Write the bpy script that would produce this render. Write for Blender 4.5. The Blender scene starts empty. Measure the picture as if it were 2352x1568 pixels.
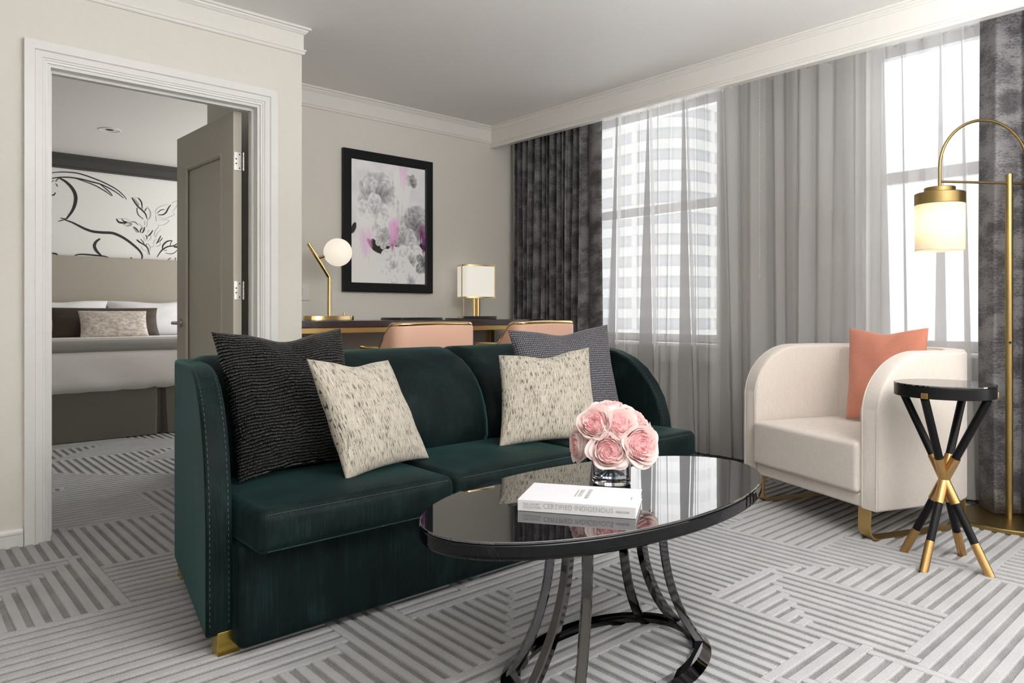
import bpy, bmesh, math, random
import numpy as np
from mathutils import Vector, Matrix
random.seed(7)
S = bpy.context.scene
COL = S.collection
PI = math.pi
def R(d): return math.radians(d)

# ------------------------------------------------------------------ materials
def new_mat(name):
    m = bpy.data.materials.new(name); m.use_nodes = True
    return m, m.node_tree.nodes, m.node_tree.links, m.node_tree.nodes['Principled BSDF']
def mat(name, col, rough=0.5, metal=0.0, **kw):
    m, n, l, b = new_mat(name)
    b.inputs['Base Color'].default_value = (*col, 1)
    b.inputs['Roughness'].default_value = rough
    b.inputs['Metallic'].default_value = metal
    for k, v in kw.items():
        b.inputs[k.replace('_', ' ')].default_value = v
    return m
def coords(m, kind='Object', scale=(1, 1, 1), rot=(0, 0, 0)):
    n, l = m.node_tree.nodes, m.node_tree.links
    tc = n.new('ShaderNodeTexCoord'); mp = n.new('ShaderNodeMapping')
    mp.inputs['Scale'].default_value = scale; mp.inputs['Rotation'].default_value = rot
    l.new(tc.outputs[kind], mp.inputs['Vector'])
    return mp.outputs['Vector']
def noise(m, vec, scale=5.0, detail=4.0, rough=0.5, dist=0.0):
    n = m.node_tree.nodes.new('ShaderNodeTexNoise')
    n.inputs['Scale'].default_value = scale; n.inputs['Detail'].default_value = detail
    n.inputs['Roughness'].default_value = rough; n.inputs['Distortion'].default_value = dist
    m.node_tree.links.new(vec, n.inputs['Vector'])
    return n.outputs['Fac']
def ramp(m, fac, stops, interp='LINEAR'):
    n = m.node_tree.nodes.new('ShaderNodeValToRGB'); n.color_ramp.interpolation = interp
    el = n.color_ramp.elements
    while len(el) < len(stops): el.new(0.5)
    for e, (p, c) in zip(el, stops):
        e.position = p; e.color = (*c, 1) if len(c) == 3 else c
    m.node_tree.links.new(fac, n.inputs['Fac'])
    return n.outputs['Color']
def math_node(m, op, a, b=None):
    n = m.node_tree.nodes.new('ShaderNodeMath'); n.operation = op
    for i, v in enumerate((a, b)):
        if v is None: continue
        if isinstance(v, (int, float)): n.inputs[i].default_value = v
        else: m.node_tree.links.new(v, n.inputs[i])
    return n.outputs[0]
def bump(m, h, strength=0.3, dist=0.002):
    n = m.node_tree.nodes.new('ShaderNodeBump')
    n.inputs['Strength'].default_value = strength; n.inputs['Distance'].default_value = dist
    m.node_tree.links.new(h, n.inputs['Height'])
    m.node_tree.links.new(n.outputs['Normal'], m.node_tree.nodes['Principled BSDF'].inputs['Normal'])
def setcol(m, c): m.node_tree.links.new(c, m.node_tree.nodes['Principled BSDF'].inputs['Base Color'])
def setin(m, k, c): m.node_tree.links.new(c, m.node_tree.nodes['Principled BSDF'].inputs[k])

def painted(name, c, rough=0.55, grain=60):
    m = mat(name, c, rough)
    v = coords(m)
    f = noise(m, v, grain, 3)
    setcol(m, ramp(m, f, [(0.3, tuple(x * 0.985 for x in c)), (0.7, tuple(min(1, x * 1.01) for x in c))]))
    bump(m, f, 0.06, 0.001)
    return m
M = {}
M['wall'] = painted('wall_paint', (0.72, 0.69, 0.635))
M['ceil'] = painted('ceiling_paint', (0.83, 0.815, 0.79), 0.6)
M['trim'] = painted('trim_paint', (0.76, 0.74, 0.70), 0.32, 30)
M['casing'] = painted('casing_paint', (0.76, 0.75, 0.735), 0.3, 30)
M['door'] = painted('door_paint', (0.50, 0.47, 0.40), 0.35, 30)
M['darkcrown'] = painted('charcoal_paint', (0.055, 0.053, 0.050), 0.5)
M['murals'] = painted('mural_paper', (0.82, 0.82, 0.80), 0.7)
M['ink'] = mat('mural_ink', (0.025, 0.025, 0.028), 0.7)
M['inkgrey'] = mat('mural_grey_ink', (0.36, 0.36, 0.38), 0.7)
M['winframe'] = painted('window_frame_paint', (0.50, 0.50, 0.50), 0.4)

# brushed / polished metals
def metal(name, c, rough, brushed=False):
    m = mat(name, c, rough, 1.0)
    if brushed:
        f = noise(m, coords(m, 'Object', (40, 40, 400)), 6, 2)
        setin(m, 'Roughness', ramp(m, f, [(0.2, (rough * .8,) * 3), (0.8, (rough * 1.25,) * 3)]))
    return m
M['brass'] = metal('polished_brass', (0.88, 0.67, 0.34), 0.12)
M['brushed'] = metal('brushed_brass', (0.60, 0.42, 0.17), 0.32, True)
M['bronze'] = metal('antique_bronze', (0.36, 0.26, 0.11), 0.34, True)
M['goldfoot'] = metal('satin_gold', (0.62, 0.44, 0.10), 0.25)
M['sidebrass'] = metal('satin_copper_brass', (0.58, 0.36, 0.15), 0.30, True)
M['chrome'] = metal('satin_nickel', (0.50, 0.485, 0.46), 0.28)
M['blackchrome'] = metal('black_chrome', (0.105, 0.103, 0.106), 0.04)
M['gloss'] = mat('black_lacquer', (0.004, 0.004, 0.005), 0.02, 0, IOR=1.5)
M['glassblack'] = mat('smoked_glass_top', (0.006, 0.006, 0.007), 0.0, 0, IOR=2.6)
M['ebony'] = mat('ebonised_wood', (0.006, 0.006, 0.007), 0.36)
M['ebony'].node_tree.nodes['Principled BSDF'].inputs['Specular IOR Level'].default_value = 0.22
M['gloss'].node_tree.nodes['Principled BSDF'].inputs['Specular IOR Level'].default_value = 0.3
_v = coords(M['ebony'], 'Object', (8, 8, 60)); bump(M['ebony'], noise(M['ebony'], _v, 6, 3), 0.15, 0.001)
M['desk'] = mat('dark_plum_lacquer', (0.045, 0.030, 0.038), 0.18, 0, Coat_Weight=0.5)
M['leather'] = mat('black_leather', (0.012, 0.012, 0.014), 0.42)
bump(M['leather'], noise(M['leather'], coords(M['leather']), 400, 3), 0.3, 0.001)

def velvet():
    m = mat('green_velvet', (0.008, 0.030, 0.027), 0.62, 0, Sheen_Weight=0.40, Sheen_Roughness=0.28)
    m.node_tree.nodes['Principled BSDF'].inputs['Sheen Tint'].default_value = (0.15, 0.40, 0.395, 1)
    m.node_tree.nodes['Principled BSDF'].inputs['Specular IOR Level'].default_value = 0.12
    v = coords(m, 'Object', (260, 60, 5)); f = noise(m, v, 1.6, 3, 0.6)
    v2 = coords(m, 'Object', (5, 5, 3)); g = noise(m, v2, 1.5, 3, 0.6, 0.4)
    h = math_node(m, 'ADD', math_node(m, 'MULTIPLY', f, 0.55), math_node(m, 'MULTIPLY', g, 0.6))
    setcol(m, ramp(m, h, [(0.38, (0.0014, 0.0040, 0.0039)), (0.58, (0.0034, 0.0092, 0.0092)), (0.78, (0.0105, 0.0255, 0.0255))]))
    bump(m, f, 0.22, 0.0015)
    return m
M['velvet'] = velvet()
M['thread'] = mat('pale_green_thread', (0.10, 0.15, 0.13), 0.7)

def linen(name, c, amt=0.09, sheen=0.2):
    m = mat(name, c, 0.85, 0, Sheen_Weight=sheen)
    a = noise(m, coords(m, 'Object', (30, 30, 900)), 1.0, 2)
    b = noise(m, coords(m, 'Object', (700, 700, 30)), 1.0, 2)
    h = math_node(m, 'ADD', math_node(m, 'MULTIPLY', a, 0.5), math_node(m, 'MULTIPLY', b, 0.5))
    setcol(m, ramp(m, h, [(0.35, tuple(x * (1 - amt) for x in c)), (0.65, tuple(min(1, x * (1 + amt)) for x in c))]))
    bump(m, h, 0.25, 0.001)
    return m
M['cream'] = linen('cream_linen', (0.66, 0.60, 0.545))
M['coral'] = linen('coral_linen', (0.58, 0.22, 0.145), 0.12)
M['peach'] = mat('peach_leather', (0.86, 0.52, 0.38), 0.45)
bump(M['peach'], noise(M['peach'], coords(M['peach']), 300, 3), 0.12, 0.001)
M['headboard'] = linen('taupe_upholstery', (0.40, 0.365, 0.31))
M['skirt'] = linen('dark_taupe_cloth', (0.115, 0.107, 0.092))
M['whitelinen'] = linen('white_cotton', (0.80, 0.79, 0.80), 0.02)
M['duvet'] = linen('pale_grey_cotton', (0.66, 0.63, 0.62), 0.02)
M['throw'] = linen('grey_throw_cloth', (0.27, 0.26, 0.245), 0.12)
M['brownvelvet'] = mat('brown_velvet', (0.040, 0.022, 0.013), 0.6, 0, Sheen_Weight=0.12)
def crushed():
    m = mat('crushed_beige_velvet', (0.45, 0.37, 0.30), 0.5, 0, Sheen_Weight=0.5)
    f = noise(m, coords(m, 'UV', (5, 4, 1)), 3, 8, 0.75)
    setcol(m, ramp(m, f, [(0.40, (0.33, 0.27, 0.225)), (0.58, (0.62, 0.56, 0.50))]))
    return m
M['crushed'] = crushed()

# cushion cloths (on the cushion's own UV)
def ribbed_black():
    m = mat('black_ribbed_satin', (0.004, 0.004, 0.005), 0.24, 0, Sheen_Weight=0.03)
    n, l = m.node_tree.nodes, m.node_tree.links
    v = coords(m, 'UV', (1, 1, 1))
    wob = noise(m, coords(m, 'UV', (5, 5, 1)), 1.2, 3)
    sx = n.new('ShaderNodeSeparateXYZ'); l.new(v, sx.inputs[0])
    y = math_node(m, 'ADD', sx.outputs['Y'], math_node(m, 'MULTIPLY', wob, 0.05))
    s = math_node(m, 'SINE', math_node(m, 'MULTIPLY', y, 2 * PI * 46))
    cell = noise(m, coords(m, 'UV', (150, 46, 1)), 1.0, 1)
    setcol(m, ramp(m, math_node(m, 'MULTIPLY', math_node(m, 'ADD', s, 1.0), cell), [(0.45, (0.002, 0.002, 0.0025)), (0.90, (0.006, 0.006, 0.006)), (1.0, (0.10, 0.095, 0.09))]))
    bump(m, math_node(m, 'ADD', s, math_node(m, 'MULTIPLY', cell, 1.6)), 1.0, 0.007)
    return m
M['ribblack'] = ribbed_black()
def slub():
    m = mat('cream_slub_weave', (0.55, 0.5, 0.42), 0.8, 0, Sheen_Weight=0.2)
    n, l = m.node_tree.nodes, m.node_tree.links
    d = noise(m, coords(m, 'UV', (170, 13, 1)), 1.0, 2, 0.65)
    z = noise(m, coords(m, 'UV', (7, 3, 1)), 1.0, 2)
    dd = math_node(m, 'ADD', d, math_node(m, 'MULTIPLY', z, 0.22))
    w = noise(m, coords(m, 'UV', (170, 8, 1)), 1.0, 2)
    cA = ramp(m, w, [(0.3, (0.30, 0.265, 0.21)), (0.7, (0.55, 0.505, 0.425))])
    k = ramp(m, dd, [(0.685, (0, 0, 0)), (0.715, (1, 1, 1))])
    mx = n.new('ShaderNodeMix'); mx.data_type = 'RGBA'
    l.new(k, mx.inputs['Factor']); l.new(cA, mx.inputs['A']); mx.inputs['B'].default_value = (0.02, 0.02, 0.025, 1)
    setcol(m, mx.outputs['Result'])
    bump(m, w, 0.35, 0.0015)
    return m
M['slub'] = slub()
def tweed():
    m = mat('charcoal_tweed', (0.05, 0.05, 0.06), 0.7, 0, Sheen_Weight=0.15)
    n, l = m.node_tree.nodes, m.node_tree.links
    sx = n.new('ShaderNodeSeparateXYZ'); l.new(coords(m, 'UV'), sx.inputs[0])
    a = math_node(m, 'SINE', math_node(m, 'MULTIPLY', sx.outputs['X'], 2 * PI * 62))
    b = math_node(m, 'SINE', math_node(m, 'MULTIPLY', sx.outputs['Y'], 2 * PI * 44))
    r = noise(m, coords(m, 'UV', (130, 70, 1)), 1.0, 1)
    h = math_node(m, 'ADD', math_node(m, 'MULTIPLY', math_node(m, 'ADD', a, b), 0.22), r)
    setcol(m, ramp(m, h, [(0.40, (0.022, 0.021, 0.028)), (0.62, (0.075, 0.073, 0.088)), (0.85, (0.28, 0.27, 0.29))]))
    bump(m, h, 0.6, 0.002)
    return m
M['tweed'] = tweed()

def drape_mat():
    m = mat('distressed_charcoal_drape', (0.06, 0.055, 0.06), 0.55, 0, Sheen_Weight=0.1)
    n, l = m.node_tree.nodes, m.node_tree.links
    big = noise(m, coords(m, 'UV', (5.0, 8.5, 1)), 1.0, 3, 0.55)
    fine = noise(m, coords(m, 'UV', (70, 120, 1)), 1.0, 5, 0.8)
    streak = noise(m, coords(m, 'UV', (22, 190, 1)), 1.0, 4, 0.75)
    h = math_node(m, 'ADD', math_node(m, 'MULTIPLY', big, 0.95), math_node(m, 'ADD', math_node(m, 'MULTIPLY', fine, 0.75), math_node(m, 'MULTIPLY', streak, 0.47)))
    setcol(m, ramp(m, math_node(m, 'MULTIPLY', h, 0.5), [(0.45, (0.040, 0.033, 0.040)), (0.52, (0.075, 0.068, 0.074)), (0.57, (0.175, 0.168, 0.172)), (0.68, (0.23, 0.222, 0.226))]))
    bump(m, fine, 0.25, 0.001)
    return m
M['drape'] = drape_mat()
def sheer_mat():
    m, n, l, b = new_mat('sheer_voile')
    out = n['Material Output']; n.remove(b)
    tr = n.new('ShaderNodeBsdfTransparent'); tr.inputs['Color'].default_value = (0.97, 0.97, 0.98, 1)
    tl = n.new('ShaderNodeBsdfTranslucent'); tl.inputs['Color'].default_value = (0.62, 0.60, 0.585, 1)
    df = n.new('ShaderNodeBsdfDiffuse'); df.inputs['Color'].default_value = (0.57, 0.565, 0.56, 1)
    m1 = n.new('ShaderNodeMixShader'); m1.inputs['Fac'].default_value = 0.80
    m2 = n.new('ShaderNodeMixShader')
    w = noise(m, coords(m, 'UV', (420, 800, 1)), 1.0, 2)
    f = ramp(m, w, [(0.3, (0.58,) * 3), (0.7, (0.68,) * 3)])
    l.new(f, m2.inputs['Fac'])
    l.new(tl.outputs[0], m1.inputs[1]); l.new(df.outputs[0], m1.inputs[2])
    l.new(tr.outputs[0], m2.inputs[1]); l.new(m1.outputs[0], m2.inputs[2])
    l.new(m2.outputs[0], out.inputs['Surface'])
    return m
M['sheer'] = sheer_mat()
def emit(name, c, s, base=(0.8, 0.78, 0.72)):
    m = mat(name, base, 0.5)
    b = m.node_tree.nodes['Principled BSDF']
    b.inputs['Emission Color'].default_value = (*c, 1); b.inputs['Emission Strength'].default_value = s
    return m
M['globe'] = emit('opal_glass_lit', (1, 0.90, 0.74), 0.30, (0.45, 0.44, 0.41))
M['shade_box'] = emit('cream_shade_lit', (1, 0.95, 0.85), 0.22, (0.5, 0.49, 0.45))
def shade_mat():
    m, n, l, b = new_mat('cream_lamp_shade')
    out = n['Material Output']; n.remove(b)
    tl = n.new('ShaderNodeBsdfTranslucent'); tl.inputs['Color'].default_value = (0.95, 0.90, 0.80, 1)
    df = n.new('ShaderNodeBsdfDiffuse'); df.inputs['Color'].default_value = (0.85, 0.80, 0.70, 1)
    mx = n.new('ShaderNodeMixShader'); mx.inputs['Fac'].default_value = 0.45
    l.new(tl.outputs[0], mx.inputs[1]); l.new(df.outputs[0], mx.inputs[2]); l.new(mx.outputs[0], out.inputs['Surface'])
    return m
M['shade'] = shade_mat()
M['bulb'] = emit('lit_bulb', (1, 0.86, 0.66), 21)
M['glass'] = mat('clear_glass', (0.93, 0.96, 1.0), 0.0, 0, Transmission_Weight=1.0, IOR=1.48)
M['water'] = mat('vase_water', (0.75, 0.82, 0.92), 0.0, 0, Transmission_Weight=1.0, IOR=1.33)
M['bookwhite'] = mat('white_cover', (0.64, 0.64, 0.67), 0.35)
M['paper'] = mat('book_pages', (0.78, 0.77, 0.75), 0.8)
M['greytext'] = mat('grey_lettering', (0.36, 0.355, 0.34), 0.5)
M['plastic'] = mat('white_plastic', (0.75, 0.75, 0.73), 0.35)
M['black'] = mat('flat_black', (0.01, 0.01, 0.01), 0.6)
M['stem'] = mat('rose_stem', (0.05, 0.13, 0.04), 0.5)
def rose_mat():
    m = mat('pink_petal', (0.80, 0.42, 0.42), 0.55, 0, Sheen_Weight=0.2, Subsurface_Weight=0.25)
    m.node_tree.nodes['Principled BSDF'].inputs['Subsurface Radius'].default_value = (0.01, 0.004, 0.003)
    n = m.node_tree.nodes.new('ShaderNodeAttribute'); n.attribute_name = 'tint'
    setcol(m, ramp(m, n.outputs['Fac'], [(0.0, (0.84, 0.24, 0.30)), (0.35, (0.92, 0.50, 0.53)), (0.7, (0.95, 0.70, 0.69)), (1.0, (0.95, 0.81, 0.79))]))
    nt, lk = m.node_tree.nodes, m.node_tree.links
    t = nt.new('ShaderNodeBsdfTranslucent'); mx = nt.new('ShaderNodeMixShader'); mx.inputs['Fac'].default_value = 0.35
    c = [k for k in lk if k.to_socket.name == 'Base Color'][0].from_socket
    lk.new(c, t.inputs['Color']); lk.new(nt['Principled BSDF'].outputs[0], mx.inputs[1]); lk.new(t.outputs[0], mx.inputs[2]); lk.new(mx.outputs[0], nt['Material Output'].inputs['Surface'])
    return m
M['petal'] = rose_mat()
M['facade'] = painted('facade_stone', (0.80, 0.79, 0.76), 0.8, 1)
M['facadeglass'] = mat('facade_glass', (0.54, 0.56, 0.57), 0.3)
def carpet(name, c0, c1, b):
    m = mat(name, c0, 0.95, 0, Sheen_Weight=0.15)
    f = noise(m, coords(m), 330, 3, 0.7); g = noise(m, coords(m), 7, 3)
    h = math_node(m, 'ADD', math_node(m, 'MULTIPLY', f, 0.8), math_node(m, 'MULTIPLY', g, 0.2))
    setcol(m, ramp(m, h, [(0.36, c0), (0.62, c1)]))
    bump(m, f, b, 0.004)
    return m
M['pile'] = carpet('carpet_cut_pile', (0.29, 0.289, 0.295), (0.44, 0.439, 0.449), 0.5)
M['loop'] = carpet('carpet_low_loop', (0.055, 0.052, 0.048), (0.40, 0.39, 0.385), 1.0)

# ------------------------------------------------------------------ mesh helpers
def mkobj(name, bm, m, parent=None, smooth=True, angle=35, bevel=0, seg=3):
    bmesh.ops.remove_doubles(bm, verts=bm.verts, dist=1e-5)
    bmesh.ops.recalc_face_normals(bm, faces=bm.faces)
    me = bpy.data.meshes.new(name); bm.to_mesh(me); bm.free()
    for mm in (m if isinstance(m, (list, tuple)) else [m]): me.materials.append(mm)
    if smooth:
        me.polygons.foreach_set('use_smooth', [True] * len(me.polygons))
        me.set_sharp_from_angle(angle=R(angle))
    o = bpy.data.objects.new(name, me); COL.objects.link(o)
    if parent: o.parent = parent
    if bevel:
        b = o.modifiers.new('bevel', 'BEVEL'); b.width = bevel; b.segments = seg; b.limit_method = 'ANGLE'; b.angle_limit = R(40)
        b.harden_normals = False
    return o
def tag(o, label=None, cat=None, group=None, kind=None):
    if label: o['label'] = label
    if cat: o['category'] = cat
    if group: o['group'] = group
    if kind: o['kind'] = kind
    return o
def thing(name, label, cat, loc=(0, 0, 0), rz=0, group=None):
    o = bpy.data.objects.new(name, None); COL.objects.link(o)
    o.empty_display_size = 0.05
    o.location = loc; o.rotation_euler = (0, 0, rz)
    return tag(o, label, cat, group)
def BM(): return bmesh.new()
def box(bm, x0, x1, y0, y1, z0, z1, mi=0):
    v = [bm.verts.new(p) for p in ((x0, y0, z0), (x1, y0, z0), (x1, y1, z0), (x0, y1, z0), (x0, y0, z1), (x1, y0, z1), (x1, y1, z1), (x0, y1, z1))]
    for f in ((0, 3, 2, 1), (4, 5, 6, 7), (0, 1, 5, 4), (1, 2, 6, 5), (2, 3, 7, 6), (3, 0, 4, 7)):
        bm.faces.new([v[i] for i in f]).material_index = mi
def rings(bm, rs, cap=True, closed=True, mi=0):
    vs = [[bm.verts.new(p) for p in r] for r in rs]
    for a, b in zip(vs, vs[1:]):
        n = len(a)
        for i in range(n if closed else n - 1):
            j = (i + 1) % n
            bm.faces.new((a[i], a[j], b[j], b[i])).material_index = mi
    if cap and closed:
        bm.faces.new(vs[0][::-1]).material_index = mi; bm.faces.new(vs[-1]).material_index = mi
    return vs
def lathe(bm, prof, cx=0, cy=0, n=40, sx=1, sy=1, cap=True, mi=0):
    rs = [[(cx + r * sx * math.cos(2 * PI * i / n), cy + r * sy * math.sin(2 * PI * i / n), z) for i in range(n)] for r, z in prof]
    return rings(bm, rs, cap, True, mi)
def tube(bm, pts, rad, n=12, cap=True, sec=None):
    """round tube (or sec = list of 2-D offsets) along 3-D points with a minimal-twist frame"""
    P = [Vector(p) for p in pts]
    if isinstance(rad, (int, float)): rad = [rad] * len(P)
    T = []
    for i in range(len(P)):
        a = P[max(0, i - 1)]; b = P[min(len(P) - 1, i + 1)]
        T.append((b - a).normalized())
    ref = Vector((0, 0, 1)) if abs(T[0].z) < 0.9 else Vector((1, 0, 0))
    N = (ref - T[0] * ref.dot(T[0])).normalized()
    rs = []
    for i, p in enumerate(P):
        N = (N - T[i] * N.dot(T[i])).normalized(); B = T[i].cross(N)
        if sec: rs.append([p + N * (a * rad[i]) + B * (b * rad[i]) for a, b in sec])
        else: rs.append([p + (N * math.cos(2 * PI * k / n) + B * math.sin(2 * PI * k / n)) * rad[i] for k in range(n)])
    rings(bm, rs, cap)
def sweep2d(pts, prof, side=1, closed=False):
    """mitred sweep: 2-D path pts, profile (offset to the left*side, height) -> rings of (x, y, h)"""
    out = []; n = len(pts)
    for i in range(n):
        p = Vector(pts[i])
        def nrm(a, b):
            d = (Vector(b) - Vector(a)).normalized(); return Vector((-d.y, d.x)) * side
        if closed: n1 = nrm(pts[i - 1], pts[i]); n2 = nrm(pts[i], pts[(i + 1) % n])
        else:
            n1 = nrm(pts[max(0, i - 1)], pts[max(1, i)]) if i > 0 else nrm(pts[0], pts[1])
            n2 = nrm(pts[i], pts[i + 1]) if i < n - 1 else n1
        m = (n1 + n2); m = m / max(0.2, m.dot(n1)) if m.length > 1e-6 else n1
        out.append([(p.x + m.x * o, p.y + m.y * o, h) for o, h in prof])
    return out
def prism(bm, poly, f0, f1):
    """polygon of 2-D points, f0 and f1 map them to the two end faces"""
    rings(bm, [[f0(p) for p in poly], [f1(p) for p in poly]])
def arc(cx, cy, rx, ry, a0, a1, n): return [(cx + rx * math.cos(R(a0 + (a1 - a0) * i / n)), cy + ry * math.sin(R(a0 + (a1 - a0) * i / n))) for i in range(n + 1)]
def softbox(bm, x0, x1, y0, y1, z0, z1, r=0.03, top=0.0, front=0.0, bottom=0.0, n=9):
    """cushion-like box with rounded edges and swelling faces"""
    H = Vector(((x1 - x0) / 2, (y1 - y0) / 2, (z1 - z0) / 2)); Cc = Vector(((x0 + x1) / 2, (y0 + y1) / 2, (z0 + z1) / 2))
    def axis(h):
        e = [1 - (r / h) * k for k in (0, 0.18, 0.45, 0.75, 1.0)]
        inner = [e[-1] * (1 - 2 * i / (n - 1)) for i in range(1, n - 1)]
        t = e + inner; return sorted(set([-x for x in e] + t + e))
    A = [axis(H.x), axis(H.y), axis(H.z)]
    def place(q):
        p = Vector((q[0] * H.x, q[1] * H.y, q[2] * H.z)); c = Vector([max(-(H[i] - r), min(H[i] - r, p[i])) for i in range(3)])
        d = p - c
        if d.length > 1e-9: p = c + d.normalized() * r
        u, v, w = q
        p.z += top * (1 - u * u) * (1 - v * v) * max(0, w) - bottom * (1 - u * u) * (1 - v * v) * max(0, -w)
        p.y -= front * (1 - u ** 4) * (1 - w * w) * max(0, -v)
        return Cc + p
    for ax in range(3):
        o = [i for i in range(3) if i != ax]
        for s in (-1, 1):
            g = []
            for a in A[o[0]]:
                row = []
                for b in A[o[1]]:
                    q = [0, 0, 0]; q[ax] = s; q[o[0]] = a; q[o[1]] = b
                    row.append(bm.verts.new(place(q)))
                g.append(row)
            for i in range(len(g) - 1):
                for j in range(len(g[0]) - 1): bm.faces.new((g[i][j], g[i + 1][j], g[i + 1][j + 1], g[i][j + 1]))
def shell(bm, path, th, zb, zt, r=0.02):
    rs = []
    n = len(path)
    for i in range(n):
        a = Vector(path[max(0, i - 1)]); b = Vector(path[min(n - 1, i + 1)]); d = (b - a).normalized(); nn = Vector((-d.y, d.x))
        p = Vector(path[i]); h = th / 2; z0 = zb[i]; z1 = zt[i]
        sec = [(-h + r * .5, z0), (-h, z0 + r * .5), (-h, z1 - r), (-h + .13 * r, z1 - .5 * r), (-h + .5 * r, z1 - .13 * r), (-h + r, z1), (h - r, z1), (h - .5 * r, z1 - .13 * r), (h - .13 * r, z1 - .5 * r), (h, z1 - r), (h, z0 + r * .5), (h - r * .5, z0)]
        rs.append([(p.x + nn.x * o, p.y + nn.y * o, z) for o, z in sec])
    rings(bm, rs)
def fnoise(x, y, s=0):
    return (math.sin(x * 3.1 + y * 1.7 + s) + math.sin(x * 5.3 - y * 4.1 + 1.3 * s + 1) * .6 + math.sin(x * 9.7 + y * 8.3 + 2.1 * s) * .35) / 1.95
def pillow(name, TL, TR, BR, BL, T, m, parent=None, pinch=0.07, dent=0.0, wr=0.006, seed=0, N=36, exp=0.42):
    TL, TR, BR, BL = map(Vector, (TL, TR, BR, BL))
    nor = ((TR - TL) + (BR - BL)).cross((TL - BL) + (TR - BR)).normalized()
    bm = BM(); uvl = bm.loops.layers.uv.new('UVMap'); uvd = {}
    def pos(u, v, s):
        uu = u * (1 - pinch * (1 - v * v) * abs(u) ** 1.5); vv = v * (1 - pinch * (1 - u * u) * abs(v) ** 1.5)
        vv -= dent * math.exp(-(u / .38) ** 2) * max(0, v) ** 2
        a, b = (uu + 1) / 2, (vv + 1) / 2
        p = (BL * (1 - a) + BR * a) * (1 - b) + (TL * (1 - a) + TR * a) * b
        h = T * max(0, (1 - u * u) * (1 - v * v)) ** exp * (1 - dent * 1.6 * math.exp(-(u / .25) ** 2) * max(0, v))
        edge = max(abs(u), abs(v)); k = max(0, (1 - u * u) * (1 - v * v)) ** .5
        h += k * wr * fnoise(u * 2.2, v * 2.2, seed) + wr * 0.9 * k * math.sin(9 * math.atan2(v, u + 1e-6) + seed) * edge ** 3
        return p + nor * (h * s)
    gs = []
    tt = [math.sin(PI / 2 * (2 * i / N - 1)) for i in range(N + 1)]
    for s in (1, -1):
        g = []
        for v in tt:
            row = []
            for u in tt:
                e = abs(u) > .9999 or abs(v) > .9999
                if s == -1 and e: row.append(gs[0][len(g)][len(row)]); continue
                q = bm.verts.new(pos(u, v, s)); uvd[q] = ((u + 1) / 2, (v + 1) / 2); row.append(q)
            g.append(row)
        gs.append(g)
        for i in range(N):
            for j in range(N):
                f = bm.faces.new((g[i][j], g[i][j + 1], g[i + 1][j + 1], g[i + 1][j]))
                for lp in f.loops: lp[uvl].uv = uvd[lp.vert]
    o = mkobj(name, bm, m, parent, angle=80)
    # piped seam round the edge
    return o
def copy_tree(o, parent=None):
    c = o.copy(); COL.objects.link(c)
    if parent: c.parent = parent
    for ch in list(o.children): copy_tree(ch, c)
    return c

# ------------------------------------------------------------------ camera
cam = bpy.data.cameras.new('camera'); co = bpy.data.objects.new('camera', cam); COL.objects.link(co)
co.location = (0, 0, 1.02); co.rotation_euler = (PI / 2, 0, -R(41.784))
cam.sensor_width = 36; cam.lens = 36 * 1643.35 / 2352; cam.shift_y = -(784 - 717.35) / 2352
cam.clip_start = 0.05; cam.clip_end = 500
S.camera = co

# ------------------------------------------------------------------ setting
ZC = 2.602          # ceiling
YP = 3.76           # wall with the doorway
YF = 4.68           # far wall
XC = 1.786          # corner of the doorway wall
XS = 3.94           # face of the curtain pelmet
XW = 4.42           # window wall
YB = 8.30           # bedroom end wall
DX0, DX1, DZ = 0.580, 1.548, 2.13
def struct(name, bm, m, parent=None, **k):
    o = mkobj(name, bm, m, parent, **k)
    if not parent: o['kind'] = 'structure'
    return o

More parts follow.
